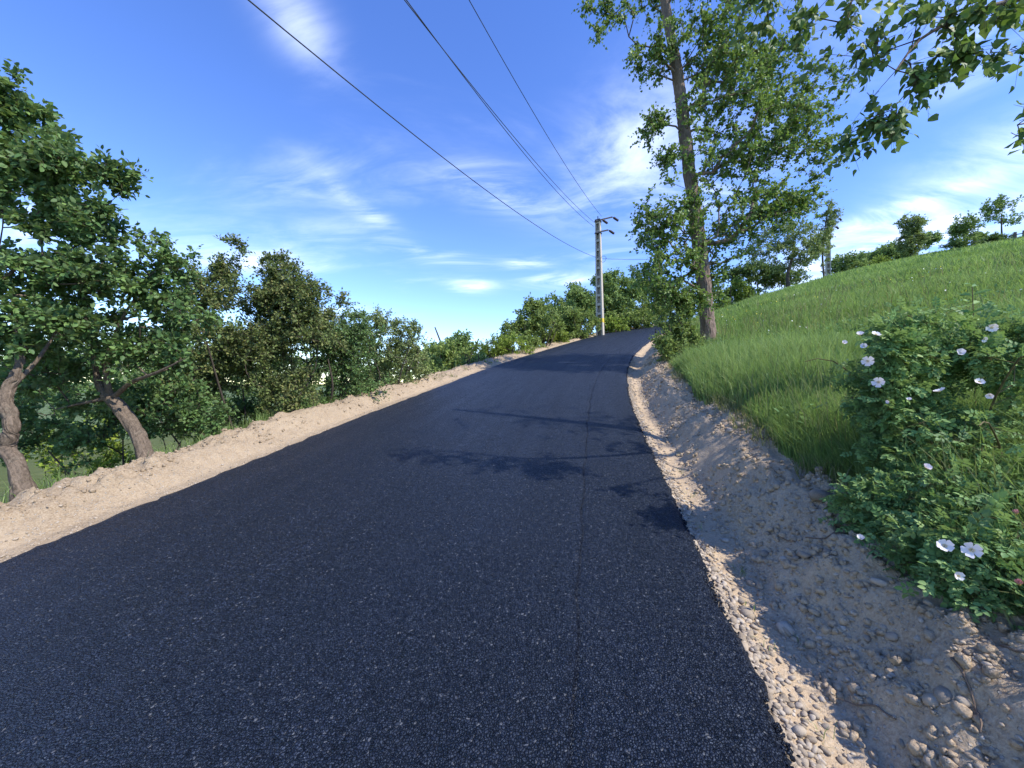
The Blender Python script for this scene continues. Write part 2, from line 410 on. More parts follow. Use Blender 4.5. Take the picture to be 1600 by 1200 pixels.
def meadow_z(X, Y):
    s0 = .205 * X + .979 * Y; d0 = np.maximum(.979 * X - .205 * Y - .7, 0)
    P = np.where(s0 < 6, .155 * s0, .93 + .18 * (s0 - 6)); P = np.where(s0 > 60, 10.65 + .165 * (s0 - 60), P)
    f = .2 * d0 - .0006 * np.minimum(d0, 120) ** 2
    hill = 7 * np.exp(-(((X - 128) / 22) ** 2 + ((Y - 118) / 26) ** 2))
    roll = .5 * (fbm(np.c_[X, Y] * .09, 3, 31) - .5)
    return P + f + .2 + hill + roll
def land(X, Y):
    X = np.atleast_1d(X).astype(float); Y = np.atleast_1d(Y).astype(float)
    s, d = nearest(X, Y); rz = np.interp(s, S, SZ); e = d - DR; l = DL - d
    zr = rz + prof_r(np.minimum(e, 1.25), s) + .2 * np.maximum(e - 1.25, 0)
    w = sstep(2, 10, e); zr = (1 - w) * zr + w * meadow_z(X, Y)
    zl = np.maximum(rz + prof_l(l, s), -38 + 6 * fbm(np.c_[X, Y] * .01, 3, 8))
    return np.where(e > 0, zr, np.where(l > 0, zl, rz)), e, l, s
def ground(x, y): return float(land([x], [y])[0][0])

def grid_faces(a, b):
    i = np.arange(a - 1)[:, None] * b; j = np.arange(b - 1)[None]
    return np.stack([i + j, i + j + 1, i + b + j + 1, i + b + j], -1).reshape(-1, 4)
def grade(a, b, h0, growth, origin=0.):
    """coordinates from a to b, step h0 near the origin, growing away from it"""
    out = [origin]; x = origin; 
    while x < b: x += h0 + growth * abs(x - origin); out.append(x)
    x = origin; lo = []
    while x > a: x -= h0 + growth * abs(x - origin); lo.append(x)
    return np.array(lo[::-1] + out)

# ---- the road: two laid strips with a joint, ragged edges standing above the gravel
def make_road():
    s = grade(-6, 112, .03, .018, 1.2); JO = -.08
    ds = np.r_[DL - .04, DL - .015, DL + .01, DL + .06, np.linspace(DL + .3, JO - .25, 16), JO - .06, JO - .011, JO, JO + .011, JO + .06, np.linspace(JO + .2, DR - .25, 3), DR - .06, DR - .01, DR + .015, DR + .04]
    dz = np.zeros(len(ds)); dz[[0, -1]] = -.085; dz[[1, -2]] = -.028; dz[[2, -3]] = -.008
    ji = int(np.argmin(abs(ds - JO))); dz[ji] = -.013
    dz[ji + 1:-3] += .002
    Sg, Dg = np.meshgrid(s, ds, indexing='ij')
    jit = np.zeros_like(Dg)
    for sl, sg, seed in ((slice(0, 4), 1, 3), (slice(-4, None), 1, 9)):
        n = (fbm(np.c_[s * 7, s * 0 + seed], 4, seed, .7) - .5) * .11
        w = np.array([1, 1, 1, .4]) if seed == 3 else np.array([.4, 1, 1, 1])
        jit[:, sl] += n[:, None] * w * sg
    jn = (fbm(np.c_[s * 3, s * 0 + 40], 3, 77) - .5) * .05
    jit[:, ji - 2:ji + 3] += jn[:, None]
    D2 = Dg + jit
    X, Y, Z = road_pt(Sg.ravel(), D2.ravel())
    Z = Z + np.tile(dz, len(s)) + .018 * (fbm(np.c_[X, Y] * .7, 3, 41) - .5) + .007 * (fbm(np.c_[X, Y] * 5, 3, 42) - .5)
    o = add('road', mesh_np('road', np.c_[X, Y, Z], grid_faces(len(s), len(ds))[:, ::-1], True, D2.ravel()), M['asphalt'])
    at_ = o.data.attributes.new('run', 'FLOAT', 'POINT'); at_.data.foreach_set('value', np.ascontiguousarray(Sg.ravel(), np.float32))
    return tag(o, 'freshly laid black asphalt lane climbing round the hill', 'road', kind='structure')
road = make_road()

# ---- verges: ditch and bank on the right, pushed-up berm on the left
def clods(X, Y, cell, seed):
    p = np.c_[X, Y] / cell; i = np.floor(p); best = np.full(len(X), 9.); rad = np.zeros(len(X))
    for dx in (-1, 0, 1):
        for dy in (-1, 0, 1):
            ix, iy = i[:, 0] + dx, i[:, 1] + dy; z0 = ix * 0
            cx = ix + hash3(ix, iy, z0, seed); cy = iy + hash3(ix, iy, z0, seed + 1); r = .18 + .4 * hash3(ix, iy, z0, seed + 2) ** 2
            q = ((p[:, 0] - cx) ** 2 + (p[:, 1] - cy) ** 2) / r ** 2
            m = q < best; best = np.where(m, q, best); rad = np.where(m, r, rad)
    return np.sqrt(np.clip(1 - best, 0, 1)) * rad * cell
def verge_z(side, s, e, X, Y, rz):
    if side > 0:
        amp = sstep(.30, .6, e) * (1 - .3 * sstep(1.1, 1.4, e))
        base = prof_r(e, s)
    else:
        amp = sstep(.25, .6, e); base = prof_l(e, s)
    P = np.c_[X, Y]
    r = .16 * (fbm(P * 2.6, 4, 51) - .5) * amp + .09 * (fbm(P * 7, 4, 55, .6) - .5) * (.12 + .88 * amp) + .05 * (fbm(P * 19, 3, 52, .6) - .5) * (.2 + .8 * amp)
    r += (clods(X, Y, .17, 61) * .7 + clods(X, Y, .08, 71) * .8) * (.1 + .9 * amp) * sstep(.30, .5, fbm(P * 1.7, 2, 53))
    r += -.03 * np.exp(-((e - .2) / .1) ** 2) * (vnoise(P * 1.2, 54) - .3)
    return rz + base + r
def make_verge(side):
    s = grade(-5, 95, .025, .02, 2.0 if side > 0 else 3.2)
    e = np.r_[np.arange(-.1, 1.4, .022), 1.45, 1.6, 1.8] if side > 0 else np.r_[np.arange(-.1, 1.6, .03), 1.65, 1.8, 2.0]
    Sg, Eg = [a.ravel() for a in np.meshgrid(s, e, indexing='ij')]
    X, Y, rz = road_pt(Sg, (DR + Eg) if side > 0 else (DL - Eg))
    Z = verge_z(side, Sg, Eg, X, Y, rz)
    F = grid_faces(len(s), len(e))
    if side > 0: F = F[:, ::-1]
    me = mesh_np('verge', np.c_[X, Y, Z], F, True)
    o = add('ditch_bank' if side > 0 else 'berm', me, M['dirt_right' if side > 0 else 'dirt_left'])
    return tag(o, 'stony brown ditch and raw earth bank along the right edge of the asphalt' if side > 0 else 'pale pushed-up earth berm along the left edge of the asphalt', 'verge', kind='structure')
bank = make_verge(1); berm = make_verge(-1)
def bank_z(s, e):
    s = np.atleast_1d(s).astype(float); e = np.atleast_1d(e).astype(float)
    X, Y, rz = road_pt(s, DR + e); return X, Y, verge_z(1, s, e, X, Y, rz)
def berm_z(s, e):
    s = np.atleast_1d(s).astype(float); e = np.atleast_1d(e).astype(float)
    X, Y, rz = road_pt(s, DL - e); return X, Y, verge_z(-1, s, e, X, Y, rz)

# ---- meadow hill on the right, wooded slope and valley on the left
def make_land(name, side, mat, xs, ys, label, cat):
    X, Y = [a.ravel() for a in np.meshgrid(xs, ys, indexing='ij')]
    Z, e, l, s = land(X, Y)
    q = e if side > 0 else l
    Z = Z - .35 * (1 - sstep(*((.85, 1.3) if side > 0 else (1.2, 1.75)), q)) + (.10 * (fbm(np.c_[X, Y] * 1.3, 3, 91) - .5) * sstep(1.6, 2.4, q))
    F = grid_faces(len(xs), len(ys)); keep = (q[F] > (.35 if side > 0 else .5)).all(1); F = F[keep][:, ::-1]
    u, inv = np.unique(F, return_inverse=True)
    o = add(name, mesh_np(name, np.c_[X, Y, Z][u], inv.reshape(F.shape), True), mat)
    return tag(o, label, cat, kind='structure')
make_land('meadow', 1, M['meadow'], grade(-2, 330, .3, .035, 4.0), grade(-30, 330, .3, .035, 6.0), 'green grassy hillside rising to the right of the road', 'meadow')
make_land('hillside', -1, M['slope'], grade(-170, 110, .35, .03, -5.0), grade(-30, 200, .35, .03, 6.0), 'overgrown slope falling away left of the road', 'hillside')
def make_valley():
    xs = grade(-9000, 9000, 60, .08); ys = grade(-3000, 12000, 60, .08)
    X, Y = [a.ravel() for a in np.meshgrid(xs, ys, indexing='ij')]; r = np.hypot(X, Y)
    Z = -46 + 26 * (fbm(np.c_[X, Y] / 700, 4, 101) - .4) * sstep(150, 900, r) + 150 * (fbm(np.c_[X, Y] / 2600, 3, 102) - .45) * sstep(1800, 6000, r)
    F = grid_faces(len(xs), len(ys))[:, ::-1]
    return tag(add('valley', mesh_np('valley', np.c_[X, Y, Z], F, True), M['valley']), 'wide green valley floor far below the road', 'valley', kind='structure')
make_valley()
# ------------------------------------------------------------------ plants: skeleton grown towards points of the crown, then leafy twigs
def crown_points(ells, freq=1.0, thr=.38, seed=0, bias=2.1):
    """ells: (px, py, Y, half width px, half height px, half depth m, n)"""
    out = []
    for k, (px, py, Y, rx, ry, rd, n) in enumerate(ells):
        c = at(px, py, Y); R = np.array((rx * Y / 600, rd, ry * Y / 600))
        got = 0; tries = 0
        while got < n and tries < 30:
            d = unit(rng.normal(size=(n * 2, 3))) * (rng.random((n * 2, 1)) ** (1 / bias))
            p = c + d * R; p = p[fbm(p * freq, 2, 200 + seed) > thr][:n - got]
            out.append(p); got += len(p); tries += 1
    return np.concatenate(out)
def grow(roots, A, rtip=.004, ex=.46, seg=.3, bare=.25, wob=.12, lift=.6):
    """roots: list of (polyline, radii). returns tubes [(points, radii)], last twig directions"""
    pos = []; par = []; fixed = []; ok = []; chains = []
    for P, r in roots:
        b = len(pos)
        for i in range(len(P)):
            pos.append(P[i]); par.append(b + i - 1 if i else -1); fixed.append(r[i]); ok.append(i >= bare * len(P))
    nr = len(pos); rp = np.array(pos)
    order = np.argsort(np.min(np.linalg.norm(A[:, None] - rp[None][:, np.array(ok)], axis=2), axis=1))
    cap = nr + len(A) * 14; POS = np.zeros((cap, 3)); POS[:nr] = rp; OK = np.zeros(cap, bool); OK[:nr] = ok; n = nr
    tips = []; tdir = np.zeros((len(A), 3))
    for ai in order:
        t = A[ai]; v = t - POS[:n]; dist = np.linalg.norm(v, axis=1)
        cost = dist + lift * np.maximum(0, POS[:n, 2] - (t[2] - .35 * dist)) + np.where(OK[:n], 0, 1e6)
        j = int(cost.argmin()); L = dist[j]; m = int(min(12, max(1, round(L / seg))))
        p0 = POS[j]; d0 = POS[j] - POS[par[j]] if par[j] >= 0 else np.array((0, 0, 1.))
        c = p0 + unit(unit(d0) * .5 + unit(t - p0) + np.array((0, 0, .15))) * L * .5
        ch = [j]
        for k in range(1, m + 1):
            u = k / m; q = (1 - u) ** 2 * p0 + 2 * u * (1 - u) * c + u * u * t
            if k < m: q = q + rng.normal(size=3) * wob * L / m
            POS[n] = q; OK[n] = True; par.append(ch[-1]); fixed.append(0); ch.append(n); n += 1
        chains.append(ch); tips.append(ch[-1]); tdir[ai] = unit(POS[ch[-1]] - POS[ch[-2]])
    acc = np.zeros(n)
    acc[tips] += 1
    for i in range(n - 1, -1, -1):
        if par[i] >= 0: acc[par[i]] += acc[i]
    rad = rtip * np.maximum(acc, 1) ** ex; rad[:nr] = np.array(fixed[:nr])
    for i in range(nr, n): rad[i] = min(rad[i], rad[par[i]] * .9)
    rad = np.maximum(rad, rtip * .5)
    cm = np.zeros(n)
    for i in range(n):
        if par[i] >= 0: cm[par[i]] = max(cm[par[i]], rad[i])
    tubes = []
    for ch in chains:
        r = rad[ch].copy(); r[0] = min(r[0], r[1] * 1.25); r[-1] = max(rtip * .7, cm[ch[-1]]); tubes.append((POS[ch], r))
    return tubes, tdir
def tubes_mesh(tubes, name):
    V = []; F = []; n = 0
    for P, r in tubes:
        k = 4 if r.max() < .012 else (6 if r.max() < .04 else 9)
        v, f = tube_np(P, r, k); V.append(v); F.append(f + n); n += len(v)
    return np.concatenate(V), np.concatenate(F)
LEAF = {
    'plain': (np.array([(0, 0, 0), (-.30, .45, .09), (0, 1, -.05), (.30, .45, .09)]), np.array([(0, 3, 2), (0, 2, 1)])),
    'oval': (np.array([(0, 0, 0), (-.30, .30, .07), (-.26, .68, .06), (0, 1, -.06), (.26, .68, .06), (.30, .30, .07)]), np.array([(0, 5, 3), (5, 4, 3), (0, 3, 1), (1, 3, 2)])),
    'delta': (np.array([(0, 0, 0), (-.34, .06, .02), (-.46, .28, .07), (-.24, .62, .06), (0, 1, -.10), (.24, .62, .06), (.46, .28, .07), (.34, .06, .02)]),
              np.array([(0, 7, 6), (0, 6, 5), (0, 5, 4), (0, 4, 3), (0, 3, 2), (0, 2, 1)])),
}
def frames(a, nrm):
    a = unit(a); x = unit(np.cross(a, nrm)); z = np.cross(x, a); return x, a, z
def leaves_at(P, a, nrm, size, shape, tint):
    T, F = LEAF[shape]; x, y, z = frames(a, nrm); sz = size[:, None, None]
    V = P[:, None] + sz * (T[None, :, 0, None] * x[:, None] + T[None, :, 1, None] * y[:, None] + T[None, :, 2, None] * z[:, None])
    k = len(T); Fa = (F[None] + (np.arange(len(P)) * k)[:, None, None]).reshape(-1, 3)
    return V.reshape(-1, 3), Fa, np.repeat(tint, k)
def sprays(A, tdir, per, length, nleaf, size, droop=0., up=.5, spread=.7):
    """leafy twiglets round every crown point -> leaf positions, directions, normals, sizes, tints and twig tubes"""
    n = len(A) * per
    o = np.repeat(A, per, 0); t = unit(np.repeat(tdir, per, 0) + rng.normal(size=(n, 3)) * spread + np.array((0, 0, .15 - droop * .5)))
    o = o - t * length * .25
    L = length * rng.uniform(.6, 1.25, n)
    u = (np.arange(nleaf) + .6) / nleaf
    P = o[:, None] + t[:, None] * (L[:, None] * u)[:, :, None]
    sag = np.zeros_like(P); sag[:, :, 2] = -droop * L[:, None] * u ** 2 * .5; P = P + sag
    side = unit(rng.normal(size=(n, nleaf, 3)))
    a = unit(.45 * t[:, None] + .85 * side + np.array((0, 0, -droop)))
    nr = unit(np.array((0, 0, up)) + rng.normal(size=(n, nleaf, 3)) * .55)
    sz = size * rng.uniform(.65, 1.2, (n, nleaf))
    ti = np.clip(rng.normal(.5, .2, (n, nleaf)) + np.repeat(rng.normal(0, .13, len(A)), per)[:, None], 0, 1)
    P = P + side * .3 * sz[:, :, None]
    tw = np.stack([o, o + t * L[:, None] * .5 - np.array((0, 0, 1)) * (droop * L * .125)[:, None], o + t * L[:, None] - np.array((0, 0, 1)) * (droop * L * .5)[:, None]], 1)
    return P.reshape(-1, 3), a.reshape(-1, 3), nr.reshape(-1, 3), sz.ravel(), ti.ravel(), tw
def twig_mesh(tw, r):
    n, m, _ = tw.shape; t = unit(tw[:, -1] - tw[:, 0]); A = unit(np.cross(t, np.array((.3, .2, .9)))); B = np.cross(t, A)
    rr = r * np.linspace(1, .35, m); ang = np.arange(3) / 3 * 2 * math.pi
    V = tw[:, :, None] + rr[None, :, None, None] * (np.cos(ang)[None, None, :, None] * A[:, None, None] + np.sin(ang)[None, None, :, None] * B[:, None, None])
    i = np.arange(m - 1)[:, None] * 3; j = np.arange(3)[None]; j2 = (j + 1) % 3
    f = np.stack([i + j, i + j2, i + 3 + j2, i + 3 + j], -1).reshape(-1, 4)
    return V.reshape(-1, 3), (f[None] + (np.arange(n) * 3 * m)[:, None, None]).reshape(-1, 4)
def cat_mesh(parts):
    V = []; F = []; n = 0
    for v, f in parts: V.append(v); F.append(f + n); n += len(v)
    return np.concatenate(V), np.concatenate(F)
def hero_trunk(P, r, sides, amp, fz, seed):
    """a trunk with furrowed bark as real relief"""
    V, F = tube_np(P, r, sides); k = len(P)
    C = np.repeat(P, sides, 0); out = unit(V - C); a = np.tile(np.arange(sides) / sides * 2 * math.pi, k)
    h = np.repeat(np.r_[0, np.cumsum(np.linalg.norm(np.diff(P, axis=0), axis=1))], sides); R = np.repeat(r, sides)
    q = np.c_[np.cos(a) * R * fz, np.sin(a) * R * fz, h * fz * .16]
    rid = 1 - np.abs(fbm(q, 3, seed) - .5) * 4; lump = fbm(np.c_[np.cos(a) * 1.2, np.sin(a) * 1.2, h * 2.2], 3, seed + 7) - .5
    flare = np.exp(-h / .2) * .32
    V = V + out * (R * (1 * flare) * (.7 + .6 * (np.sin(a * 4 + seed) * .5 + .5)) + lump * R * .34 - amp * np.clip(rid, 0, 1))[:, None]
    return V, F
DENSE = 1.7
def plant(name, label, cat, roots, ells, leafm, barkm, per=3, tl=.3, nl=6, size=.06, shape='plain', droop=.1, up=.6, spread=.7,
          freq=1.0, thr=.38, rtip=.004, ex=.46, seg=.35, bare=.3, seed=0, group=None, hero=None, bias=2.1, blossom=0, twr=.0025, lift=.6, A=None):
    A = crown_points(ells, freq, thr, seed, bias) if A is None else A
    per = int(round(per * DENSE)); size = size * 1.12
    tubes, td = grow(roots, A, rtip, ex, seg, bare, lift=lift)
    base = np.array(roots[0][0][0]); base_loc = base.copy()
    o = thing(name, base_loc, label, cat, group)
    if hero: tv, tf = hero_trunk(roots[0][0], roots[0][1], *hero, seed)
    else: tv, tf = tube_np(roots[0][0], roots[0][1], 9)
    add('trunk' if len(roots) == 1 else 'stem', mesh_np('trunk', tv - base, tf, True), barkm, o)
    for P, r in roots[1:]:
        v, f = tube_np(P, r, 7); add('stem', mesh_np('stem', v - base, f, True), barkm, o)
    P, a, nr, sz, ti, tw = sprays(A, td, per, tl, nl, size, droop, up, spread)
    bv, bf = cat_mesh([tubes_mesh(tubes, name), twig_mesh(tw, twr)])
    add('branches', mesh_np('branches', bv - base, bf, True), barkm, o)['kind'] = 'stuff'
    V, F, T = leaves_at(P, a, nr, sz, shape, ti)
    c = add('crown', mesh_np('crown', V - base, F, False, T), leafm, o); c['kind'] = 'stuff'
    if blossom:
        k = rng.choice(len(P), blossom, False); n = unit(rng.normal(size=(blossom, 3)) + np.array((.2, -.7, .6)))
        V, F, T = leaves_at(P[k] + n * .05, unit(rng.normal(size=(blossom, 3))), n, sz[k] * .7, 'oval', np.ones(blossom))
        c = add('blossom', mesh_np('blossom', V - base, F, False, T), M['white_flower'], o); c['kind'] = 'stuff'
    return o, (P, a, nr, sz, ti)
def line(pts, radii, step=.2):
    """pts: list of (px, py, Y) or world points, radii per point -> (polyline, radii)"""
    Q = np.array([np.r_[p, r] for p, r in zip(pts, radii)]); Q = resample(Q, step)
    return Q[:, :3], np.maximum(Q[:, 3], .003)
def stems(x, y, n, h, spreadr, r0, lean=.45, z=None):
    """a multi-stemmed base at (x, y)"""
    z0 = ground(x, y) - .08 if z is None else z; out = []
    for k in range(n):
        a = k / n * 2 * math.pi + rng.uniform(-.5, .5); b = np.array((x + math.cos(a) * spreadr, y + math.sin(a) * spreadr, z0))
        d = np.array((math.cos(a) * lean, math.sin(a) * lean, 1.)) * h * rng.uniform(.7, 1.1)
        m = b + d * .5 + rng.normal(size=3) * h * .05
        out.append(line([b, m, b + d], [r0, r0 * .75, r0 * .45], max(.12, h / 10)))
    return out
def bush(name, label, px, Y, ells, leafm, n=4, h=1.0, sp=.2, r0=.02, group='shrubs and trees lining the road', cat='shrub', **k):
    x = (px - 800) / 600 * Y
    return plant(name, label, cat, stems(x, Y, n, h, sp, r0), ells, leafm, M['twig'], group=group, **k)
def tree(name, label, px, Y, top_py, lean, r0, ells, leafm, group='shrubs and trees lining the road', frac=.75, **k):
    x = (px - 800) / 600 * Y; z = ground(x, Y) - .1; t = at(px, top_py, Y)
    t = np.array((x + lean, Y, z + (t[2] - z) * frac)); b = np.array((x, Y, z)); m = b * .55 + t * .45 + np.array((lean * -.25 + .05 * (t[2] - z) * rng.uniform(-1, 1), .1, 0))
    return plant(name, label, 'tree', [line([b, m, t], [r0, r0 * .75, r0 * .35], .3)], ells, leafm, M['twig'], group=group, **k)

# ---- tall poplar on the bank
def poplar():
    b = at(1108, 543, 12.0); b[2] = ground(b[0], b[1]) - .1
    tr = [b] + [at(px, py, Y) for px, py, Y in ((1104, 490, 12), (1098, 430, 12), (1086, 335, 12), (1075, 250, 12), (1067, 180, 12), (1057, 105, 12), (1044, 35, 12), (1034, -40, 12), (1022, -170, 12), (1010, -330, 12))]
    R = [.235, .225, .23, .21, .19, .18, .165, .145, .125, .085, .03]
    root = line(tr, R, .06)
    ells = [(1040, 345, 11.6, 48, 62, .9, 86), (1035, 440, 11.4, 42, 42, .8, 65), (1075, 420, 11.3, 30, 40, .5, 23), (1140, 350, 12.2, 55, 60, 1.2, 86), (1195, 330, 12.4, 55, 42, 1.2, 80), (1245, 318, 12.4, 36, 20, .8, 30),
            (1160, 250, 12.2, 60, 45, 1.3, 84), (1225, 205, 12.3, 62, 52, 1.4, 117), (1285, 245, 12.3, 26, 34, .8, 27), (1255, 150, 12.6, 60, 30, 1.2, 53), (1150, 160, 12, 60, 60, 1.3, 113), (1125, 70, 11.9, 60, 60, 1.2, 124),
            (1200, 100, 12.4, 60, 50, 1.3, 76), (1030, 205, 11.8, 28, 24, .6, 27), (1045, 245, 11.7, 22, 16, .5, 18), (1030, 80, 11.7, 44, 36, .9, 57), (965, 12, 11.4, 55, 18, .6, 24), (935, 55, 11.3, 12, 10, .3, 5), (1090, 200, 11.5, 30, 90, .5, 34),
            (1075, 470, 11.3, 34, 24, .4, 30), (1110, 440, 12.3, 30, 40, .4, 30), (1085, 350, 11.4, 22, 60, .3, 23), (1100, -60, 12, 150, 70, 1.8, 170), (1020, -180, 12, 150, 100, 2, 151), (1010, -300, 12, 90, 70, 1.6, 76), (1200, -60, 12.4, 80, 80, 1.4, 76)]
    return plant('poplar_tree', 'tall leaning poplar with furrowed bark standing on the right bank', 'tree', [root], ells, M['poplar_leaf'], M['poplar_bark'],
                 per=3, tl=.44, nl=7, size=.078, shape='delta', droop=.35, up=.3, freq=1.1, thr=.36, rtip=.0058, ex=.47, seg=.45, bare=.16, seed=3, hero=(72, .030, 34.0), twr=.004, lift=1.1, group='trees along the bank')
poplar()

# ---- plum trees on the left berm
def plum_a():
    b = at(42, 762, 3.72); b[2] = ground(b[0], b[1]) - .06
    root = line([b, at(25, 728, 3.74), at(10, 700, 3.78), at(17, 674, 3.78), at(17, 652, 3.8), at(8, 632, 3.8), at(14, 605, 3.85), at(30, 560, 3.9), at(20, 470, 4.0), at(0, 380, 4.1)], [.078, .066, .07, .064, .064, .066, .052, .036, .022, .008], .025)
    limb = line([at(4, 632, 3.82), at(-40, 590, 3.7), at(-90, 520, 3.7), at(-110, 400, 3.7)], [.042, .034, .022, .008], .05)
    limb2 = line([at(18, 605, 3.86), at(60, 560, 4.0), at(100, 500, 4.1)], [.026, .018, .006], .05)
    ells = [(5, 175, 4.0, 48, 60, .4, 44), (60, 235, 4.0, 72, 38, .5, 48), (130, 258, 4.1, 62, 22, .4, 34), (40, 300, 4.0, 85, 44, .6, 54), (165, 285, 4.2, 30, 22, .3, 12), (110, 350, 4.1, 75, 40, .5, 44), (40, 420, 4.1, 90, 55, .6, 50), (130, 420, 4.2, 60, 40, .5, 26),
            (20, 520, 4.0, 70, 45, .5, 30), (-90, 260, 3.9, 80, 110, .7, 34), (-100, 440, 3.8, 80, 90, .6, 24), (100, 500, 4.1, 45, 30, .3, 22), (5, 140, 4.0, 30, 30, .3, 12), (30, 600, 4.2, 50, 25, .4, 8)]
    return plant('plum_tree', 'plum tree with thick crooked trunk cut by the left picture edge', 'tree', [root, limb, limb2], ells, M['plum_leaf'], M['plum_bark'], per=4, tl=.2, nl=8, size=.055, shape='oval',
                 droop=.15, up=.7, freq=1.6, thr=.40, rtip=.0035, ex=.44, seg=.2, bare=.55, seed=11, hero=(56, .016, 44.0), twr=.002, group='plum trees on the berm')
def plum_b():
    b = at(234, 716, 4.75); b[2] = ground(b[0], b[1]) - .06
    root = line([b, at(211, 672, 4.78), at(184, 634, 4.85), at(168, 618, 4.88), at(152, 590, 4.9), at(140, 520, 4.95), at(120, 440, 5.0)], [.088, .078, .084, .07, .042, .03, .01], .025)
    l1 = line([at(176, 622, 4.87), at(205, 598, 4.75), at(245, 582, 4.6), at(290, 560, 4.5)], [.032, .025, .016, .005], .05)
    l2 = line([at(172, 620, 4.87), at(166, 570, 4.8), at(190, 500, 4.8), at(230, 440, 4.8)], [.036, .027, .018, .006], .05)
    l3 = line([at(170, 622, 4.87), at(130, 630, 4.8), at(85, 640, 4.8)], [.026, .018, .006], .05)
    ells = [(140, 480, 4.9, 90, 55, .5, 56), (215, 455, 4.9, 75, 48, .5, 48), (270, 420, 5.0, 40, 30, .4, 16), (235, 375, 4.9, 14, 20, .2, 4), (90, 560, 4.9, 70, 45, .5, 34), (200, 540, 4.7, 80, 40, .5, 44), (275, 500, 4.8, 45, 45, .4, 26), (60, 600, 5.0, 50, 40, .4, 16), (130, 620, 5.0, 50, 30, .4, 12), (250, 560, 4.7, 50, 22, .3, 16)]
    return plant('plum_tree', 'plum tree whose bare trunk leans out over the pale berm', 'tree', [root, l1, l2, l3], ells, M['plum_leaf'], M['plum_bark'], per=4, tl=.22, nl=8, size=.055, shape='oval',
                 droop=.15, up=.7, freq=1.6, thr=.39, rtip=.0035, ex=.44, seg=.2, bare=.5, seed=21, hero=(56, .016, 44.0), twr=.002, group='plum trees on the berm')
plum_a(); plum_b()

# ---- undergrowth on the slope behind the plum trees
sl = 'undergrowth on the slope behind the plum trees'
bush('bramble_bush', 'dark bramble tangle below the crooked plum trunk', 60, 5.4, [(60, 690, 5.6, 110, 45, .6, 60), (20, 640, 5.6, 90, 40, .5, 36)], M['plum_leaf'], n=5, h=.6, sp=.4, r0=.015, group=sl, per=4, tl=.22, nl=7, size=.06, freq=1.5, thr=.42, seg=.25, seed=31)
bush('bramble_bush', 'dark bushy undergrowth right behind the leaning plum trunk', 210, 6.2, [(190, 640, 6.3, 100, 60, .6, 90), (260, 620, 6.2, 90, 60, .5, 70), (300, 660, 6.0, 60, 35, .4, 36)], M['plum_leaf'], n=5, h=.9, sp=.5, r0=.02, group=sl, per=4, tl=.24, nl=7, size=.062, freq=1.4, thr=.40, seg=.3, seed=32)
bush('elder_bush', 'light green leafy bush low between the two plum trunks', 110, 7.5, [(110, 690, 7.6, 90, 45, .6, 46), (150, 730, 7.4, 60, 30, .5, 24)], M['bright_leaf'], n=4, h=1.0, sp=.4, r0=.02, group=sl, per=3, tl=.26, nl=7, size=.075, freq=1.2, thr=.42, seg=.3, seed=33)
bush('slope_tree', 'tall dark bush down the slope at the left picture edge', -20, 8.5, [(30, 560, 8.6, 130, 70, .9, 60), (150, 560, 8.8, 100, 60, .9, 50)], M['dark_leaf'], n=3, h=2.0, sp=.3, r0=.05, group=sl, per=4, tl=.34, nl=7, size=.085, freq=.9, thr=.42, seg=.45, seed=34)

bush('slope_tree', 'broad dark bush filling the slope behind both plum trees', 160, 11, [(60, 610, 11, 150, 60, 1, 110), (220, 600, 11, 120, 60, 1, 100), (330, 590, 11.5, 90, 60, 1, 70)], M['plum_leaf'], n=5, h=2.0, sp=.8, r0=.04, group=sl, per=4, tl=.4, nl=7, size=.11, freq=.7, thr=.34, seg=.5, seed=38)
# ---- hawthorns and shrubs along the left side, from near to far
bush('hawthorn', 'tall brownish hawthorn with sparse sprays sticking up past the plum trees', 395, 7.0,
     [(405, 480, 7.2, 78, 46, .7, 150), (370, 425, 7.2, 40, 24, .3, 30), (375, 380, 7.2, 26, 16, .2, 7), (440, 425, 7.2, 50, 24, .4, 40), (485, 475, 7.3, 44, 34, .4, 60), (360, 530, 7.0, 90, 60, .7, 160), (450, 540, 7.1, 85, 66, .7, 170), (330, 600, 6.8, 60, 55, .6, 80), (420, 620, 6.9, 70, 45, .5, 80), (525, 470, 7.4, 18, 8, .2, 4), (465, 455, 7.2, 56, 34, .5, 90), (325, 470, 7.2, 60, 55, .6, 100)],
     M['thorn_leaf'], n=6, h=1.6, sp=.45, r0=.022, per=5, tl=.22, nl=7, size=.052, freq=1.4, thr=.40, rtip=.004, seg=.25, bare=.3, seed=41, spread=.9)
bush('hawthorn', 'dark thorn bush with a fan of bare stems beside the tall brownish hawthorn', 505, 8.6,
     [(500, 545, 8.7, 76, 54, .7, 160), (540, 530, 8.8, 64, 48, .6, 140), (490, 620, 8.5, 60, 34, .5, 60), (560, 600, 8.7, 50, 36, .5, 60)], M['plum_leaf'], n=8, h=1.3, sp=.22, r0=.03, per=5, tl=.24, nl=7, size=.055, freq=1.3, thr=.40, seg=.3, bare=.55, seed=42)
bush('wild_rose_shrub', 'pale shrub dotted with white blossom at the end of the left thicket', 605, 10.6,
     [(575, 528, 10.8, 58, 44, .8, 150), (630, 545, 10.8, 38, 46, .7, 110), (600, 590, 10.6, 50, 28, .6, 60), (650, 580, 11, 18, 28, .4, 20), (600, 505, 10.8, 16, 12, .3, 6), (645, 520, 10.8, 10, 18, .3, 6)], M['pale_leaf'], n=6, h=1.4, sp=.4, r0=.02, per=4, tl=.26, nl=7, size=.06, freq=1.1, thr=.38, seg=.35, seed=43, blossom=110)
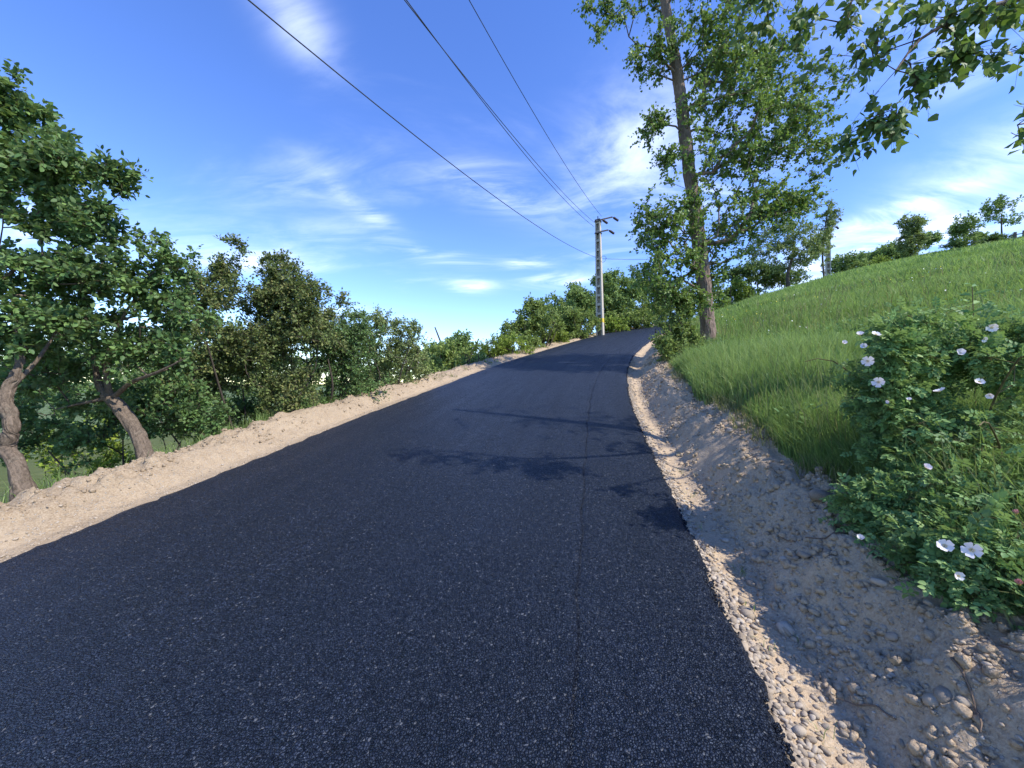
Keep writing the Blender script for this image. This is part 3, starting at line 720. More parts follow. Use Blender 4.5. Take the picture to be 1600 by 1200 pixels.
bush('shrub', 'low green shrubs spilling downhill beyond the blossoming shrub', 690, 20, [(690, 564, 21, 46, 28, 1.6, 130), (665, 560, 22, 25, 18, 1.2, 26), (720, 568, 21, 36, 20, 1.4, 46)], M['hedge_leaf'], n=5, h=1.8, sp=.8, r0=.04, per=4, tl=.5, nl=7, size=0.156, freq=.5, thr=.38, seg=.6, seed=44, twr=.005)
bush('round_tree', 'dark rounded treetop rising from the valley behind the low green shrubs', 718, 27, [(718, 540, 27, 24, 17, 1.4, 60), (690, 552, 27, 24, 14, 1.4, 36)], M['far_leaf'], n=2, h=3, sp=.3, r0=.1, cat='tree', per=4, tl=.6, nl=7, size=0.195, freq=.4, thr=.35, seg=.8, seed=45, twr=.006)
bush('round_bush', 'bright rounded bush on the left roadside below the utility pole', 785, 19.6, [(790, 544, 19.8, 44, 20, 1.2, 110), (765, 552, 19.6, 26, 16, .8, 34)], M['bright_leaf'], n=6, h=.9, sp=.6, r0=.03, per=4, tl=.34, nl=7, size=.1, freq=.6, thr=.34, seg=.5, seed=46, twr=.004)
bush('hedge_shrub', 'spreading roadside shrub with a pointed top left of the utility pole', 838, 23, [(838, 505, 23.4, 42, 28, 1.4, 130), (832, 476, 23.5, 20, 12, .7, 20), (808, 520, 22.8, 24, 22, 1, 46)], M['hedge_leaf'], n=6, h=1.6, sp=.7, r0=.04, per=4, tl=.4, nl=7, size=0.143, freq=.55, thr=.36, seg=.6, seed=47, twr=.004)
bush('hedge_shrub', 'greyish shrub wrapped round the foot of the near utility pole', 905, 28, [(900, 505, 28, 34, 22, 1.2, 110), (880, 500, 27.5, 26, 24, 1.2, 60), (925, 505, 28.6, 14, 16, .6, 20)], M['hedge_leaf'], n=5, h=1.4, sp=.6, r0=.04, per=4, tl=.45, nl=7, size=0.156, freq=.5, thr=.36, seg=.6, seed=48, twr=.005)
tree('roadside_tree', 'round-headed green tree just left of the near utility pole', 893, 34, 448, .3, .12, [(893, 464, 34, 28, 20, 1.6, 80), (915, 475, 34, 20, 18, 1.2, 36)], M['far_leaf'], per=4, tl=.6, nl=7, size=0.208, freq=.4, thr=.36, seg=.8, seed=49, twr=.006)
tree('roadside_tree', 'broad green tree just right of the near utility pole', 962, 36, 428, -.3, .14, [(955, 452, 36, 36, 26, 2, 110), (985, 458, 36, 24, 22, 1.6, 56), (950, 432, 36, 14, 8, .6, 8), (960, 480, 35, 40, 18, 1.4, 60)], M['far_leaf'], per=4, tl=.6, nl=7, size=0.208, freq=.4, thr=.38, seg=.8, seed=50, twr=.006)
tree('roadside_tree', 'darker tree half hidden behind the left side of the tall poplar', 1012, 39, 425, .2, .14, [(1010, 445, 39, 30, 22, 2, 80), (1030, 465, 38, 30, 26, 2, 70), (992, 425, 39, 8, 6, .5, 4)], M['dark_leaf'], per=4, tl=.6, nl=7, size=0.208, freq=.4, thr=.38, seg=.8, seed=51, twr=.006)
bush('hedge_shrub', 'drooping low bush at the roadside where the road disappears', 990, 34, [(990, 500, 34.4, 40, 14, 1.4, 90), (960, 502, 33.5, 18, 14, .8, 34), (1020, 492, 35.5, 24, 16, 1, 46)], M['hedge_leaf'], n=5, h=1.2, sp=.8, r0=.04, per=4, tl=.5, nl=7, size=0.182, freq=.4, thr=.34, seg=.7, seed=52, twr=.005)

vg = 'shrubs and trees lining the road'
for k, (px, Y, py, rx, ry, n, mt, lab) in enumerate(((748, 16.5, 572, 34, 18, 60, 'hedge_leaf', 'low leafy shrub below the bright rounded bush on the left verge'), (815, 22, 540, 34, 16, 60, 'hedge_leaf', 'low shrub hugging the verge right of the bright rounded bush'),
        (858, 25, 528, 30, 15, 60, 'bright_leaf', 'light green low shrub under the pointed roadside shrub'), (895, 27.5, 522, 26, 12, 50, 'hedge_leaf', 'low scrub at the verge just before the near pole'), (958, 32, 508, 26, 10, 44, 'bright_leaf', 'light green scrub at the verge just past the near pole'),
        (870, 31, 490, 40, 26, 90, 'far_leaf', 'dense green growth behind the shrubs left of the near pole'), (930, 36, 485, 50, 24, 100, 'far_leaf', 'dense green growth filling in behind the near pole'), (1000, 38, 490, 50, 20, 90, 'far_leaf', 'dense green growth behind the bend of the road'), (675, 15.5, 585, 26, 26, 50, 'hedge_leaf', 'small green shrub right next to the blossoming shrub'))):
    bush('verge_shrub', lab, px, Y, [(px, py, Y, rx, ry, .9, n)], M[mt], n=5, h=.45, sp=.5, r0=.025, group=vg, per=4, tl=.4, nl=7, size=.0055 * Y + .01, freq=.6, thr=.32, seg=.6, seed=90 + k, twr=.004)
# ---- denser growth down the slope behind the hawthorns
bush('thicket_bush', 'deep green thicket filling in behind the tall brownish hawthorn', 350, 9.5, [(340, 560, 9.8, 90, 60, .8, 70), (430, 580, 9.8, 80, 50, .8, 60), (330, 640, 9.4, 90, 45, .7, 50), (250, 580, 9.6, 60, 60, .7, 40)], M['dark_leaf'], n=5, h=1.8, sp=.6, r0=.03, group=sl, per=4, tl=.32, nl=7, size=.085, freq=.8, thr=.36, seg=.45, seed=35)
bush('thicket_bush', 'deep green thicket behind the dark thorn bush', 530, 12.5, [(520, 570, 12.8, 80, 40, 1, 70), (600, 575, 13, 60, 34, 1, 56), (560, 610, 12.5, 70, 30, .8, 40)], M['dark_leaf'], n=5, h=1.8, sp=.6, r0=.03, group=sl, per=4, tl=.4, nl=7, size=.1, freq=.7, thr=.36, seg=.5, seed=36)
bush('thicket_bush', 'low dark scrub on the slope edge under the hawthorns', 420, 7.6, [(380, 650, 7.7, 70, 26, .4, 60), (450, 640, 8.0, 60, 24, .4, 50), (310, 670, 7.2, 50, 24, .4, 36)], M['plum_leaf'], n=6, h=.5, sp=.6, r0=.015, group=sl, per=4, tl=.22, nl=7, size=.06, freq=1.3, thr=.36, seg=.3, seed=37)
# ---- right-hand side
rb = 'shrubs and trees beyond the meadow'
bush('elder_bush', 'dense leafy bush at the foot of the tall poplar on the bank', 1062, 11.3, [(1062, 520, 11.3, 34, 34, .5, 110), (1045, 545, 11.0, 26, 24, .4, 60), (1080, 550, 11.1, 24, 24, .4, 50), (1055, 480, 11.5, 30, 24, .5, 50), (1080, 470, 11.5, 20, 20, .3, 22)], M['hedge_leaf'], n=6, h=1.1, sp=.3, r0=.02, per=4, tl=.24, nl=7, size=.075, freq=1.1, thr=.36, seg=.3, seed=53, group='trees along the bank')
bush('hedge_bush', 'yellow-green bush beyond the meadow right of the poplar trunk', 1150, 40, [(1150, 462, 40, 36, 26, 2, 130), (1135, 485, 39, 30, 16, 1.4, 60), (1178, 470, 41, 26, 22, 1.6, 66)], M['bright_leaf'], n=5, h=2.4, sp=.8, r0=.05, group=rb, per=4, tl=.6, nl=7, size=0.208, freq=.4, thr=.36, seg=.8, seed=54, twr=.006)
tree('hedge_tree', 'dark green tree behind the yellow-green bush', 1185, 50, 410, 0, .15, [(1180, 428, 50, 40, 18, 2.4, 90), (1220, 435, 50, 36, 18, 2.4, 70), (1150, 430, 50, 24, 16, 1.6, 30)], M['dark_leaf'], group=rb, per=4, tl=.8, nl=7, size=0.260, freq=.3, thr=.36, seg=1, seed=55, twr=.008)
tree('crooked_tree', 'pale airy tree with a crooked trunk on the meadow edge', 1233, 38, 335, .6, .2, [(1240, 395, 38, 42, 34, 2, 90), (1200, 385, 38, 34, 28, 1.6, 50), (1275, 375, 38, 24, 30, 1.2, 36), (1235, 350, 38, 36, 22, 1.4, 40)], M['pale_leaf'], group=rb, frac=.55, per=4, tl=.6, nl=6, size=0.195, freq=.45, thr=.42, seg=.7, bare=.5, seed=56, twr=.006)
tree('young_poplar', 'slender pale young poplar just left of the far utility pole', 1288, 42, 305, .5, .1, [(1292, 335, 42, 16, 28, .9, 34), (1282, 385, 42, 20, 30, 1, 40), (1302, 360, 42, 12, 14, .6, 10)], M['pale_leaf'], group=rb, frac=.9, per=4, tl=.5, nl=6, size=0.182, freq=.6, thr=.4, seg=.7, seed=57, twr=.006)
bush('hedge_bush', 'low green bush just right of the far utility pole', 1318, 52, [(1318, 415, 52, 22, 16, 2, 66), (1340, 420, 53, 18, 10, 1.4, 34)], M['far_leaf'], n=4, h=2.4, sp=.8, r0=.06, group=rb, per=4, tl=.8, nl=7, size=0.260, freq=.3, thr=.35, seg=1, seed=58, twr=.008)
bush('hedge_bush', 'yellowish bush at the meadow crest left of the upright tree', 1375, 56, [(1378, 412, 56, 24, 9, 2, 56)], M['bright_leaf'], n=4, h=2.0, sp=.8, r0=.06, group=rb, per=4, tl=.8, nl=7, size=0.260, freq=.3, thr=.35, seg=1, seed=59, twr=.008)
tree('far_tree', 'small dark round tree on the far ridge', 1349, 95, 395, 0, .2, [(1349, 404, 95, 11, 7, 1.6, 46)], M['far_leaf'], group=rb, per=4, tl=1.1, nl=7, size=0.442, freq=.2, thr=.3, seg=1.6, seed=60, twr=.012)
tree('far_tree', 'long dark clump of trees on the slope behind the upright tree', 1392, 85, 385, 0, .2, [(1392, 394, 85, 24, 11, 2.6, 80), (1370, 402, 85, 14, 6, 1.5, 30), (1412, 400, 85, 12, 8, 1.5, 26)], M['far_leaf'], group=rb, per=4, tl=1.1, nl=7, size=0.416, freq=.2, thr=.3, seg=1.6, seed=61, twr=.012)
tree('hill_tree', 'upright leafy tree at the meadow crest, leftmost of the three hill trees', 1423, 52, 338, .2, .14, [(1422, 352, 52, 15, 16, 1.3, 46), (1424, 382, 52, 18, 22, 1.5, 66), (1412, 370, 52, 10, 10, .8, 14)], M['pale_leaf'], group='trees on the meadow crest', frac=.85, per=4, tl=.7, nl=7, size=0.247, freq=.4, thr=.36, seg=.9, seed=62, twr=.007)
tree('far_tree', 'round dark tree on the terraced hill between two crest trees', 1453, 105, 362, 0, .25, [(1453, 373, 105, 12, 10, 2, 50)], M['far_leaf'], group=rb, per=4, tl=1.2, nl=7, size=0.468, freq=.2, thr=.3, seg=1.8, seed=63, twr=.012)
tree('hill_tree', 'broad tree with bushy skirt, middle of the three hill trees', 1507, 46, 340, 0, .12, [(1505, 356, 46, 17, 16, 1.3, 50), (1506, 380, 46, 22, 14, 1.4, 50), (1532, 372, 46, 9, 10, .7, 12)], M['far_leaf'], group='trees on the meadow crest', frac=.8, per=4, tl=.6, nl=7, size=0.221, freq=.4, thr=.36, seg=.8, seed=64, twr=.006)
tree('hill_tree', 'open umbrella-shaped tree beside the fence post on the crest', 1566, 40, 305, -.1, .09, [(1563, 322, 40, 26, 14, 1.2, 40), (1580, 340, 40, 16, 12, .9, 16), (1545, 335, 40, 14, 10, .8, 14)], M['far_leaf'], group='trees on the meadow crest', frac=.62, per=3, tl=.5, nl=6, size=0.195, freq=.7, thr=.42, seg=.6, seed=65, twr=.005, bare=.6)
bush('crest_bush', 'low dark bush at the foot of the umbrella-shaped tree', 1556, 40, [(1556, 374, 40, 20, 6, 1, 40)], M['dark_leaf'], n=4, h=.5, sp=.6, r0=.02, group='trees on the meadow crest', per=4, tl=.4, nl=6, size=0.156, freq=.5, thr=.3, seg=.5, seed=66, twr=.004)
# ------------------------------------------------------------------ overhanging poplar at the right: its nearest leaves are single pieces
def mat4(p, a, n, sz):
    x, y, z = frames(np.asarray(a)[None], np.asarray(n)[None]); m = Matrix.Identity(4)
    for r in range(3):
        m[r][0], m[r][1], m[r][2], m[r][3] = x[0][r] * sz, y[0][r] * sz, z[0][r] * sz, p[r]
    return m
def pick_largest(P, sz, count):
    """indices of the pieces that show largest in the photograph"""
    Y = np.maximum(P[:, 1], .05); u = P[:, 0] / Y; v = (P[:, 2] - EYE) / Y
    vis = (P[:, 1] > .2) & (abs(u) < 1.34) & (abs(v) < 1.0)
    score = np.where(vis, sz / Y, 0); k = np.argsort(-score)[:count]
    return k[score[k] > 0]
def leaf_meshes(shape, mat, n, name='leaf'):
    out = []; T, F = LEAF[shape]
    for k in range(n):
        V = T.copy(); V[:, 0] *= rng.uniform(.85, 1.15); V[:, 2] += rng.normal(size=len(V)) * .03; V[:, 0] += .06 * rng.normal() * V[:, 1] ** 2
        V[:, 2] -= rng.uniform(0, .18) * V[:, 1] ** 2
        # a short stalk
        V = np.vstack([V, [(-.012, -.45, .02), (.012, -.45, .02), (0, .02, -.01)]]); f = np.vstack([F, [(len(T), len(T) + 1, len(T) + 2)]])
        me = mesh_np(name, V, f, False, np.full(len(V), rng.uniform(.15, .85))); me.materials.append(mat); out.append(me)
    return out
def overhang():
    bx, by = 6.2, 3.2; z0 = ground(bx, by) - .1
    root = line([(bx, by, z0), (bx - .1, by + .1, z0 + 1.6), (bx - .35, by + .3, z0 + 3.4), (bx - .5, by + .5, z0 + 5.4), (bx - .6, by + .6, z0 + 7.5)], [.17, .15, .13, .10, .05], .08)
    limb = line([(bx - .3, by + .25, z0 + 3.1), at(1800, 20, 3.0), at(1560, -30, 2.8), at(1360, -60, 3.0), at(1180, -60, 3.1)], [.05, .035, .026, .018, .009], .1)
    limb2 = line([at(1620, -10, 2.7), at(1520, 20, 2.75), at(1440, 60, 2.8), at(1400, 110, 2.8)], [.02, .014, .01, .005], .08)
    limb3 = line([(bx - .2, by + .2, z0 + 2.6), at(1850, 130, 3.0), at(1690, 175, 2.6), at(1590, 195, 2.5)], [.03, .02, .012, .004], .08)
    ells = [(1190, 20, 3.1, 55, 30, .2, 9), (1280, 30, 3.0, 60, 34, .25, 11), (1350, 80, 2.9, 55, 40, .25, 8), (1420, 120, 2.8, 46, 26, .2, 10), (1500, 88, 2.8, 30, 14, .12, 7), (1385, 185, 2.8, 34, 16, .12, 9), (1320, 215, 2.9, 14, 10, .1, 3),
            (1440, 30, 2.8, 60, 36, .25, 10), (1540, 15, 2.7, 60, 26, .25, 12), (1590, 60, 2.6, 18, 22, .15, 3), (1590, 195, 2.5, 22, 20, .12, 4), (1420, -60, 2.8, 260, 50, .4, 8), (1750, 0, 3.0, 100, 100, .5, 14), (1850, -200, 3.4, 200, 200, .8, 30)]
    crown_hi = crown_points([(1900, -500, 3.4, 260, 260, 1.0, 40)], .8, .4, 71)
    A = np.vstack([crown_points(ells, 1.2, .34, 70), crown_hi])
    roots = [root, limb, limb2, limb3]
    tubes, td = grow(roots, A, .0022, .46, .2, .3, lift=0.)
    td = unit(td + np.array((0, 0, -.5)))
    base = root[0][0]
    o = thing('overhanging_poplar', base, 'poplar outside the right edge whose leafy branches hang into the top corner', 'tree', 'trees along the bank')
    v, f = hero_trunk(root[0], root[1], 40, .02, 30.0, 5); add('trunk', mesh_np('trunk', v - base, f, True), M['poplar_bark'], o)
    for P, r in roots[1:]:
        v, f = tube_np(P, r, 8); add('limb', mesh_np('limb', v - base, f, True), M['poplar_bark'], o)
    P, a, nr, sz, ti, tw = sprays(A, td, 3, .22, 5, .062, .55, .15, .8)
    bv, bf = cat_mesh([tubes_mesh(tubes, 'b'), twig_mesh(tw, .0022)]); add('branches', mesh_np('branches', bv - base, bf, True), M['twig'], o)['kind'] = 'stuff'
    near = pick_largest(P, sz, 300); rest = np.ones(len(P), bool); rest[near] = False
    V, F, T = leaves_at(P[rest], a[rest], nr[rest], sz[rest], 'delta', ti[rest])
    c = add('crown', mesh_np('crown', V - base, F, False, T), M['dark_leaf'], o); c['kind'] = 'stuff'
    ms = leaf_meshes('delta', M['dark_leaf'], 8)
    for k in near:
        l = bpy.data.objects.new('leaf', ms[random.randrange(8)]); col.objects.link(l); l.parent = o; l.matrix_local = mat4(P[k] - base, a[k], nr[k], sz[k])
overhang()

# ------------------------------------------------------------------ wild rose in the right foreground
def compound(n, seed):
    r = np.random.default_rng(seed); V = []; F = []; T = []; m = 0
    rach = np.array([(-.012, 0, 0), (.012, 0, 0), (0, .75, -.02)]); V.append(rach); F.append(np.array([(0, 1, 2)])); T.append(np.full(3, .6)); m = 3
    tm, fm = LEAF['oval']; tint = r.uniform(.25, .8)
    spec = [(0, .80, 0, .36)] + [(sd, y, sd * r.uniform(55, 70), s) for y, s in ((.70, .32), (.44, .32), (.2, .27))[: (n - 1) // 2] for sd in (-1, 1)]
    for sd, y, ang, s in spec:
        an = math.radians(ang); q = tm * s * r.uniform(.9, 1.1); q[:, 0] *= 1.05
        c, sn = math.cos(an), math.sin(an); w = np.c_[q[:, 0] * c + q[:, 1] * sn, -q[:, 0] * sn + q[:, 1] * c, q[:, 2] + r.uniform(-.05, .1) * q[:, 1] - .2 * q[:, 1] ** 2]
        w += (0.01 * sd, y, -.02); V.append(w); F.append(fm + m); T.append(np.full(len(w), np.clip(tint + r.normal() * .08, 0, 1))); m += len(w)
    return np.concatenate(V), np.concatenate(F), np.concatenate(T)
def rose():
    x0, y0 = 3.05, 2.55; roots = []
    for k, (dx, dy, lx, ly, h) in enumerate(((0, 0, -.5, -.7, 1.1), (.2, .1, .3, -.4, 1.35), (-.1, .2, -.7, .2, 1.15), (.3, -.2, -.3, -1.2, .9), (.1, .3, .2, .5, 1.3), (.4, .2, .8, -.2, 1.2), (0, -.2, -.8, -.5, .7), (.3, -.4, .1, -1.0, .6))):
        b = np.array((x0 + dx, y0 + dy, ground(x0 + dx, y0 + dy) - .05))
        roots.append(line([b, b + np.array((lx * .3, ly * .3, h * .5)), b + np.array((lx * .75, ly * .75, h * .8)), b + np.array((lx * 1.0, ly * 1.0, h * .8))], [.007, .0055, .004, .0015], .08))
    ells = [(1470, 590, 2.55, 120, 66, .35, 120), (1380, 570, 2.6, 55, 50, .25, 46), (1570, 560, 2.5, 90, 60, .4, 80), (1500, 690, 2.4, 130, 60, .35, 120), (1410, 700, 2.5, 60, 40, .2, 34), (1400, 790, 2.25, 64, 36, .2, 60), (1500, 790, 2.1, 110, 60, .3, 120), (1460, 860, 1.95, 62, 46, .2, 70), (1560, 870, 1.75, 90, 70, .25, 110), (1660, 780, 1.9, 90, 120, .4, 60), (1370, 520, 2.6, 30, 22, .15, 12), (1535, 905, 1.7, 60, 34, .15, 40), (1600, 520, 2.5, 60, 30, .3, 26), (1345, 640, 2.6, 34, 70, .2, 34), (1365, 800, 2.3, 44, 40, .15, 40), (1345, 545, 2.6, 34, 34, .2, 22), (1420, 500, 2.6, 60, 16, .2, 18)]
    A = crown_points(ells, 2.6, .42, 80, 2.6)
    zl = land(A[:, 0], A[:, 1])[0]; A[:, 2] = np.maximum(A[:, 2], zl + .06)
    tubes, td = grow(roots, A, .0011, .40, .14, .3, lift=.4)
    base = roots[0][0][0].copy()
    o = thing('rose_bush', base, 'wild rose bush with white five-petalled flowers in the right foreground', 'shrub')
    for P, r in roots:
        v, f = tube_np(P, r, 6); add('cane', mesh_np('cane', v - base, f, True), M['cane'], o)
    P, a, nr, sz, ti, tw = sprays(A, td, 3, .12, 4, .082, .2, .75, .8)
    nr = unit(nr + np.array((.15, -.35, .25))); sz = sz * rng.uniform(.65, 1.25, len(sz))
    bv, bf = cat_mesh([tubes_mesh(tubes, 'b'), twig_mesh(tw, .0011)]); add('twigs', mesh_np('twigs', bv - base, bf, True), M['cane'], o)['kind'] = 'stuff'
    near = pick_largest(P, sz, 300); rest = np.ones(len(P), bool); rest[near] = False
    tpl = [compound(5 if k % 3 else 7, k) for k in range(8)]
    ms = []
    for V, F, T in tpl:
        me = mesh_np('leaf', V, F, False, T); me.materials.append(M['rose_leaf']); ms.append(me)
    Vs = []; Fs = []; Ts = []; n = 0; idx = np.where(rest)[0]; x, y, z = frames(a, nr)
    for q in range(8):
        ii = idx[q::8]; V, F, T = tpl[q]
        W = P[ii][:, None] + sz[ii][:, None, None] * (V[None, :, 0, None] * x[ii][:, None] + V[None, :, 1, None] * y[ii][:, None] + V[None, :, 2, None] * z[ii][:, None])
        Vs.append(W.reshape(-1, 3)); Fs.append((F[None] + (np.arange(len(ii)) * len(V))[:, None, None]).reshape(-1, 3) + n); n += W.shape[0] * W.shape[1]
        Ts.append(np.clip(np.tile(T, len(ii)) + np.repeat(ti[ii] - .5, len(V)) * .7, 0, 1))
    c = add('foliage', mesh_np('foliage', np.concatenate(Vs) - base, np.concatenate(Fs), False, np.concatenate(Ts)), M['rose_leaf'], o); c['kind'] = 'stuff'
    for k in near:
        l = bpy.data.objects.new('leaf', ms[random.randrange(8)]); col.objects.link(l); l.parent = o; l.matrix_local = mat4(P[k] - base, a[k], nr[k], sz[k])
    # flowers: a boss of stamens with five notched petals
    pv = []; nu = 5
    for i, (yy, w) in enumerate(((0.05, .07), (.35, .26), (.7, .40), (.95, .33))):
        for j in range(nu):
            u = j / (nu - 1) * 2 - 1; pv.append((u * w, yy + (-.07 * (1 - abs(u)) if i == 3 else 0) - .06 * u * u * (i == 3), .05 + .18 * yy * yy * .6 - .05 * (1 - u * u) + .02 * math.sin(9 * u + i)))
    pm = mesh_np('petal', np.array(pv), grid_faces(4, nu), True); pm.materials.append(M['petal'])
    pk = pm.copy(); pk.materials.clear(); pk.materials.append(M['pink_petal'])
    st = MB()
    for i in range(26):
        t = i * 2.39996; rr = .05 + .13 * math.sqrt(i / 26); c0 = np.array((math.cos(t) * rr * .5, math.sin(t) * rr * .5, .0)); c1 = np.array((math.cos(t) * rr * 1.5, math.sin(t) * rr * 1.5, .16))
        st.box((c0 + c1) / 2, (.008, .008, .08)); st.box(c1, (.02, .02, .015))
    sm = st.build('stamen_boss', M['stamen']); sme = sm.data; bpy.data.objects.remove(sm)
    fl = [(1518, 859, 1.50, .034, 0), (1476, 853, 1.62, .032, 1), (1344, 842, 2.05, .027, 2), (1446, 731, 2.02, .027, 2), (1373, 597, 2.3, .034, 0), (1356, 564, 2.32, .033, 0), (1368, 523, 2.35, .028, 1), (1344, 524, 2.36, .028, 2), (1350, 541, 2.36, .022, 1), (1500, 552, 2.2, .030, 2), (1468, 612, 2.12, .030, 1),
          (1530, 597, 2.1, .024, 1), (1547, 618, 2.05, .024, 2), (1549, 512, 2.3, .03, 1), (1589, 803, 1.6, .022, 3), (1592, 913, 1.42, .026, 3), (1388, 628, 2.3, .016, 2), (1420, 625, 2.25, .018, 2), (1537, 530, 2.3, .02, 1), (1497, 900, 1.6, .022, 1), (1318, 536, 2.5, .022, 2)]
    for px, py, Y, r, st_ in fl:
        p = at(px, py, Y); tocam = unit(np.array((0, 0, EYE)) - p)
        n = unit(tocam + (rng.normal(size=3) * .25 if st_ == 0 else rng.normal(size=3) * .55 + np.array((0, 0, .3)) if st_ == 1 else np.array((.3, -.1, .9)) + rng.normal(size=3) * .4))
        f = bpy.data.objects.new('flower', sme); col.objects.link(f); f.parent = o; f.matrix_local = mat4(p - base, np.cross(n, (0.3, .5, .8)), n, r)
        cup = {0: .12, 1: .4, 2: .75, 3: 1.25}[st_]
        for k in range(5):
            q = bpy.data.objects.new('petal', pk if st_ == 3 else pm); col.objects.link(q); q.parent = f
            q.matrix_local = Matrix.Rotation(k * 2 * math.pi / 5 + random.uniform(-.08, .08), 4, 'Z') @ Matrix.Rotation(cup + random.uniform(-.12, .12), 4, 'X') @ Matrix.Scale(random.uniform(.92, 1.08), 4)
rose()

# ---- tall weed standing above the rose
def weed():
    p = at(1521, 505, 2.9); b = np.array((p[0], p[1], ground(p[0], p[1]))); top = at(1519, 448, 2.9)
    o = thing('tall_weed', b, 'single tall weed with narrow paired leaves rising above the rose bush', 'weed')
    P, r = line([b, b * .5 + top * .5 + np.array((.02, 0, 0)), top], [.007, .005, .002], .06); v, f = tube_np(P, r, 6)
    add('stem', mesh_np('stem', v - b, f, True), M['cane'], o)
    me = leaf_meshes('oval', M['rose_leaf'], 3)
    H = top[2] - b[2]
    for k in range(11):
        t = .5 + .5 * k / 10; c = b + (top - b) * t
        for sd in (-1, 1):
            a = k * 1.57 + .3; d = np.array((math.cos(a) * sd, math.sin(a) * sd, .35 - .5 * (1 - t)))
            q = bpy.data.objects.new('leaf', me[k % 3]); col.objects.link(q); q.parent = o; m = mat4(c - b, d, np.array((-.3, -.7, .7)), .24 * (1.25 - t) + .03); q.matrix_local = m @ Matrix.Diagonal((.55, 1, 1, 1))
weed()

# ------------------------------------------------------------------ utility poles and wires
def pole(base, H, rot, label, full=True):
    o = thing('utility_pole', base, label, 'utility pole', 'concrete poles along the road'); o.rotation_euler.z = rot
    w0, w1, d0, d1 = .265, .185, .20, .14        # half sizes at foot and head
    def taper(x0, x1, y0, y1, za, zb, name, mat, par=o):
        """box given by fractions of the tapering section"""
        V = []
        for z in (za, zb):
            t = z / H; w = w0 + (w1 - w0) * t; d = d0 + (d1 - d0) * t
            V += [(x0 * w, y0 * d, z), (x1 * w, y0 * d, z), (x1 * w, y1 * d, z), (x0 * w, y1 * d, z)]
        return MB().raw(V, [(3, 2, 1, 0), (4, 5, 6, 7), (0, 1, 5, 4), (1, 2, 6, 5), (2, 3, 7, 6), (3, 0, 4, 7)]).build(name, mat, par)
    taper(-1, -.55, -1, 1, -.4, H, 'flange', M['concrete']); taper(.55, 1, -1, 1, -.4, H, 'flange', M['concrete'])
    taper(-.56, .56, .5, .8, -.4, H - .02, 'web', M['concrete'])
    z = .9
    while z < H - .2:
        taper(-.555, .555, -.86, .86, z, z + .17, 'rung', M['concrete']); z += .70
    MB().box((0, 0, H + .04), (w1 * 1.12, d1 * 1.12, .04)).build('cap', M['steel'], o)
    if not full:
        pass
    for z, L, a0 in ((H - .05, 1.30, .22), (H - .95, .95, .20)):
        R = Matrix.Rotation(-rot, 3, 'Z') @ Matrix.Rotation(-a0, 3, 'Y')
        c = np.array(R @ Vector((L / 2 - .2, -.16, 0))) + (0, 0, z)
        arm = MB().box(c, (L / 2, .035, .04), np.array(R)).box(c + np.array(R @ Vector((0, .03, .05))), (L / 2, .006, .03), np.array(R)).build('crossarm', M['steel'], o)
        MB().box((0, 0, z - .03), (w1 * 1.25, d1 * 1.3, .045)).build('clamp', M['steel'], o)
        for k in ((1.0,) if z < H - .5 else (.35, 1.0)):
            e = np.array(R @ Vector((L * k - .2, -.2, 0))) + (0, 0, z); dv = unit(np.array(Matrix.Rotation(-rot, 3, 'Z') @ Vector((.75, .3, -.36))))
            pts = [e + dv * t for t in np.linspace(0, .62, 14)]; rr = [.015 if i in (0, 1, 12, 13) else (.11 if i % 2 else .06) for i in range(14)]
            MB().tube(pts, rr, 10).build('insulator', M['insulator'], o, smooth=True)
    MB().box((0, 0, H + .2), (.03, .03, .14)).build('pin', M['steel'], o)
    if full:
        taper(-1.02, 1.02, -1.02, 1.02, 1.0, 1.32, 'painted_band', M['yellow'])
        c = np.array((w1 * 1.1 + .22, -.15, H - 3.1)); pts = [c + np.array((math.cos(t) * .22, -.02 * t, math.sin(t) * .24)) for t in np.linspace(0, 6.4, 24)]
        MB().tube(pts, .012, 6).build('cable_loop', M['wire'], o)
    return o
B1 = at(938, 523, 29.4); B1[2] = ground(B1[0], B1[1]) - .05
T1 = at(931, 344, 29.4)
p1 = pole(B1, T1[2] - B1[2], math.radians(-32), 'ladder-sided concrete utility pole standing among shrubs on the left roadside')
p1.rotation_euler.y = math.radians(-1.2)
B2 = at(1294, 432, 45.5); B2[2] = ground(B2[0], B2[1]) - .05; T2 = at(1296, 356, 45.5)
pole(B2, max(7.5, T2[2] - B2[2]), math.radians(-32), 'distant concrete utility pole rising behind the meadow crest', False)
def wire(name, p, q, c, yend, label, r=.012):
    """p: at the pole, q: a second point it passes, hung down to yend with sag c"""
    ys = np.linspace(p[1], yend, 40); t = (ys - p[1]) / (q[1] - p[1])
    P = p + (q - p) * t[:, None]; P[:, 2] += c * (ys - q[1]) * (ys - p[1])
    return tag(MB().tube(P, r, 6).build(name, M['wire'], smooth=True), label, 'wire', 'overhead wires')
wire('power_wire', at(931, 402, 29.3), at(388, 0, 6.5), .0045, -14, 'lowest overhead wire, reaching the near pole well below its top', .013)
wire('power_wire', at(928, 347, 29.3), at(632, 0, 9.2), .0040, -14, 'left one of the close pair of wires running to the pole head')
wire('power_wire', at(928, 354, 29.2), at(635, 0, 9.1), .0052, -14, 'right one of the close pair of wires running to the pole head')
wire('power_wire', at(940, 338, 29.4), at(733, 0, 10.5), .0045, -14, 'rightmost overhead wire ending at the tip of the pole arm')
pA, pB = at(934, 404, 29.4), T2 - np.array((0, 0, 1.5)); tt = np.linspace(0, 1, 24)[:, None]; Pw = pA + (pB - pA) * tt; Pw[:, 2] -= (3.2 * tt * (1 - tt))[:, 0]
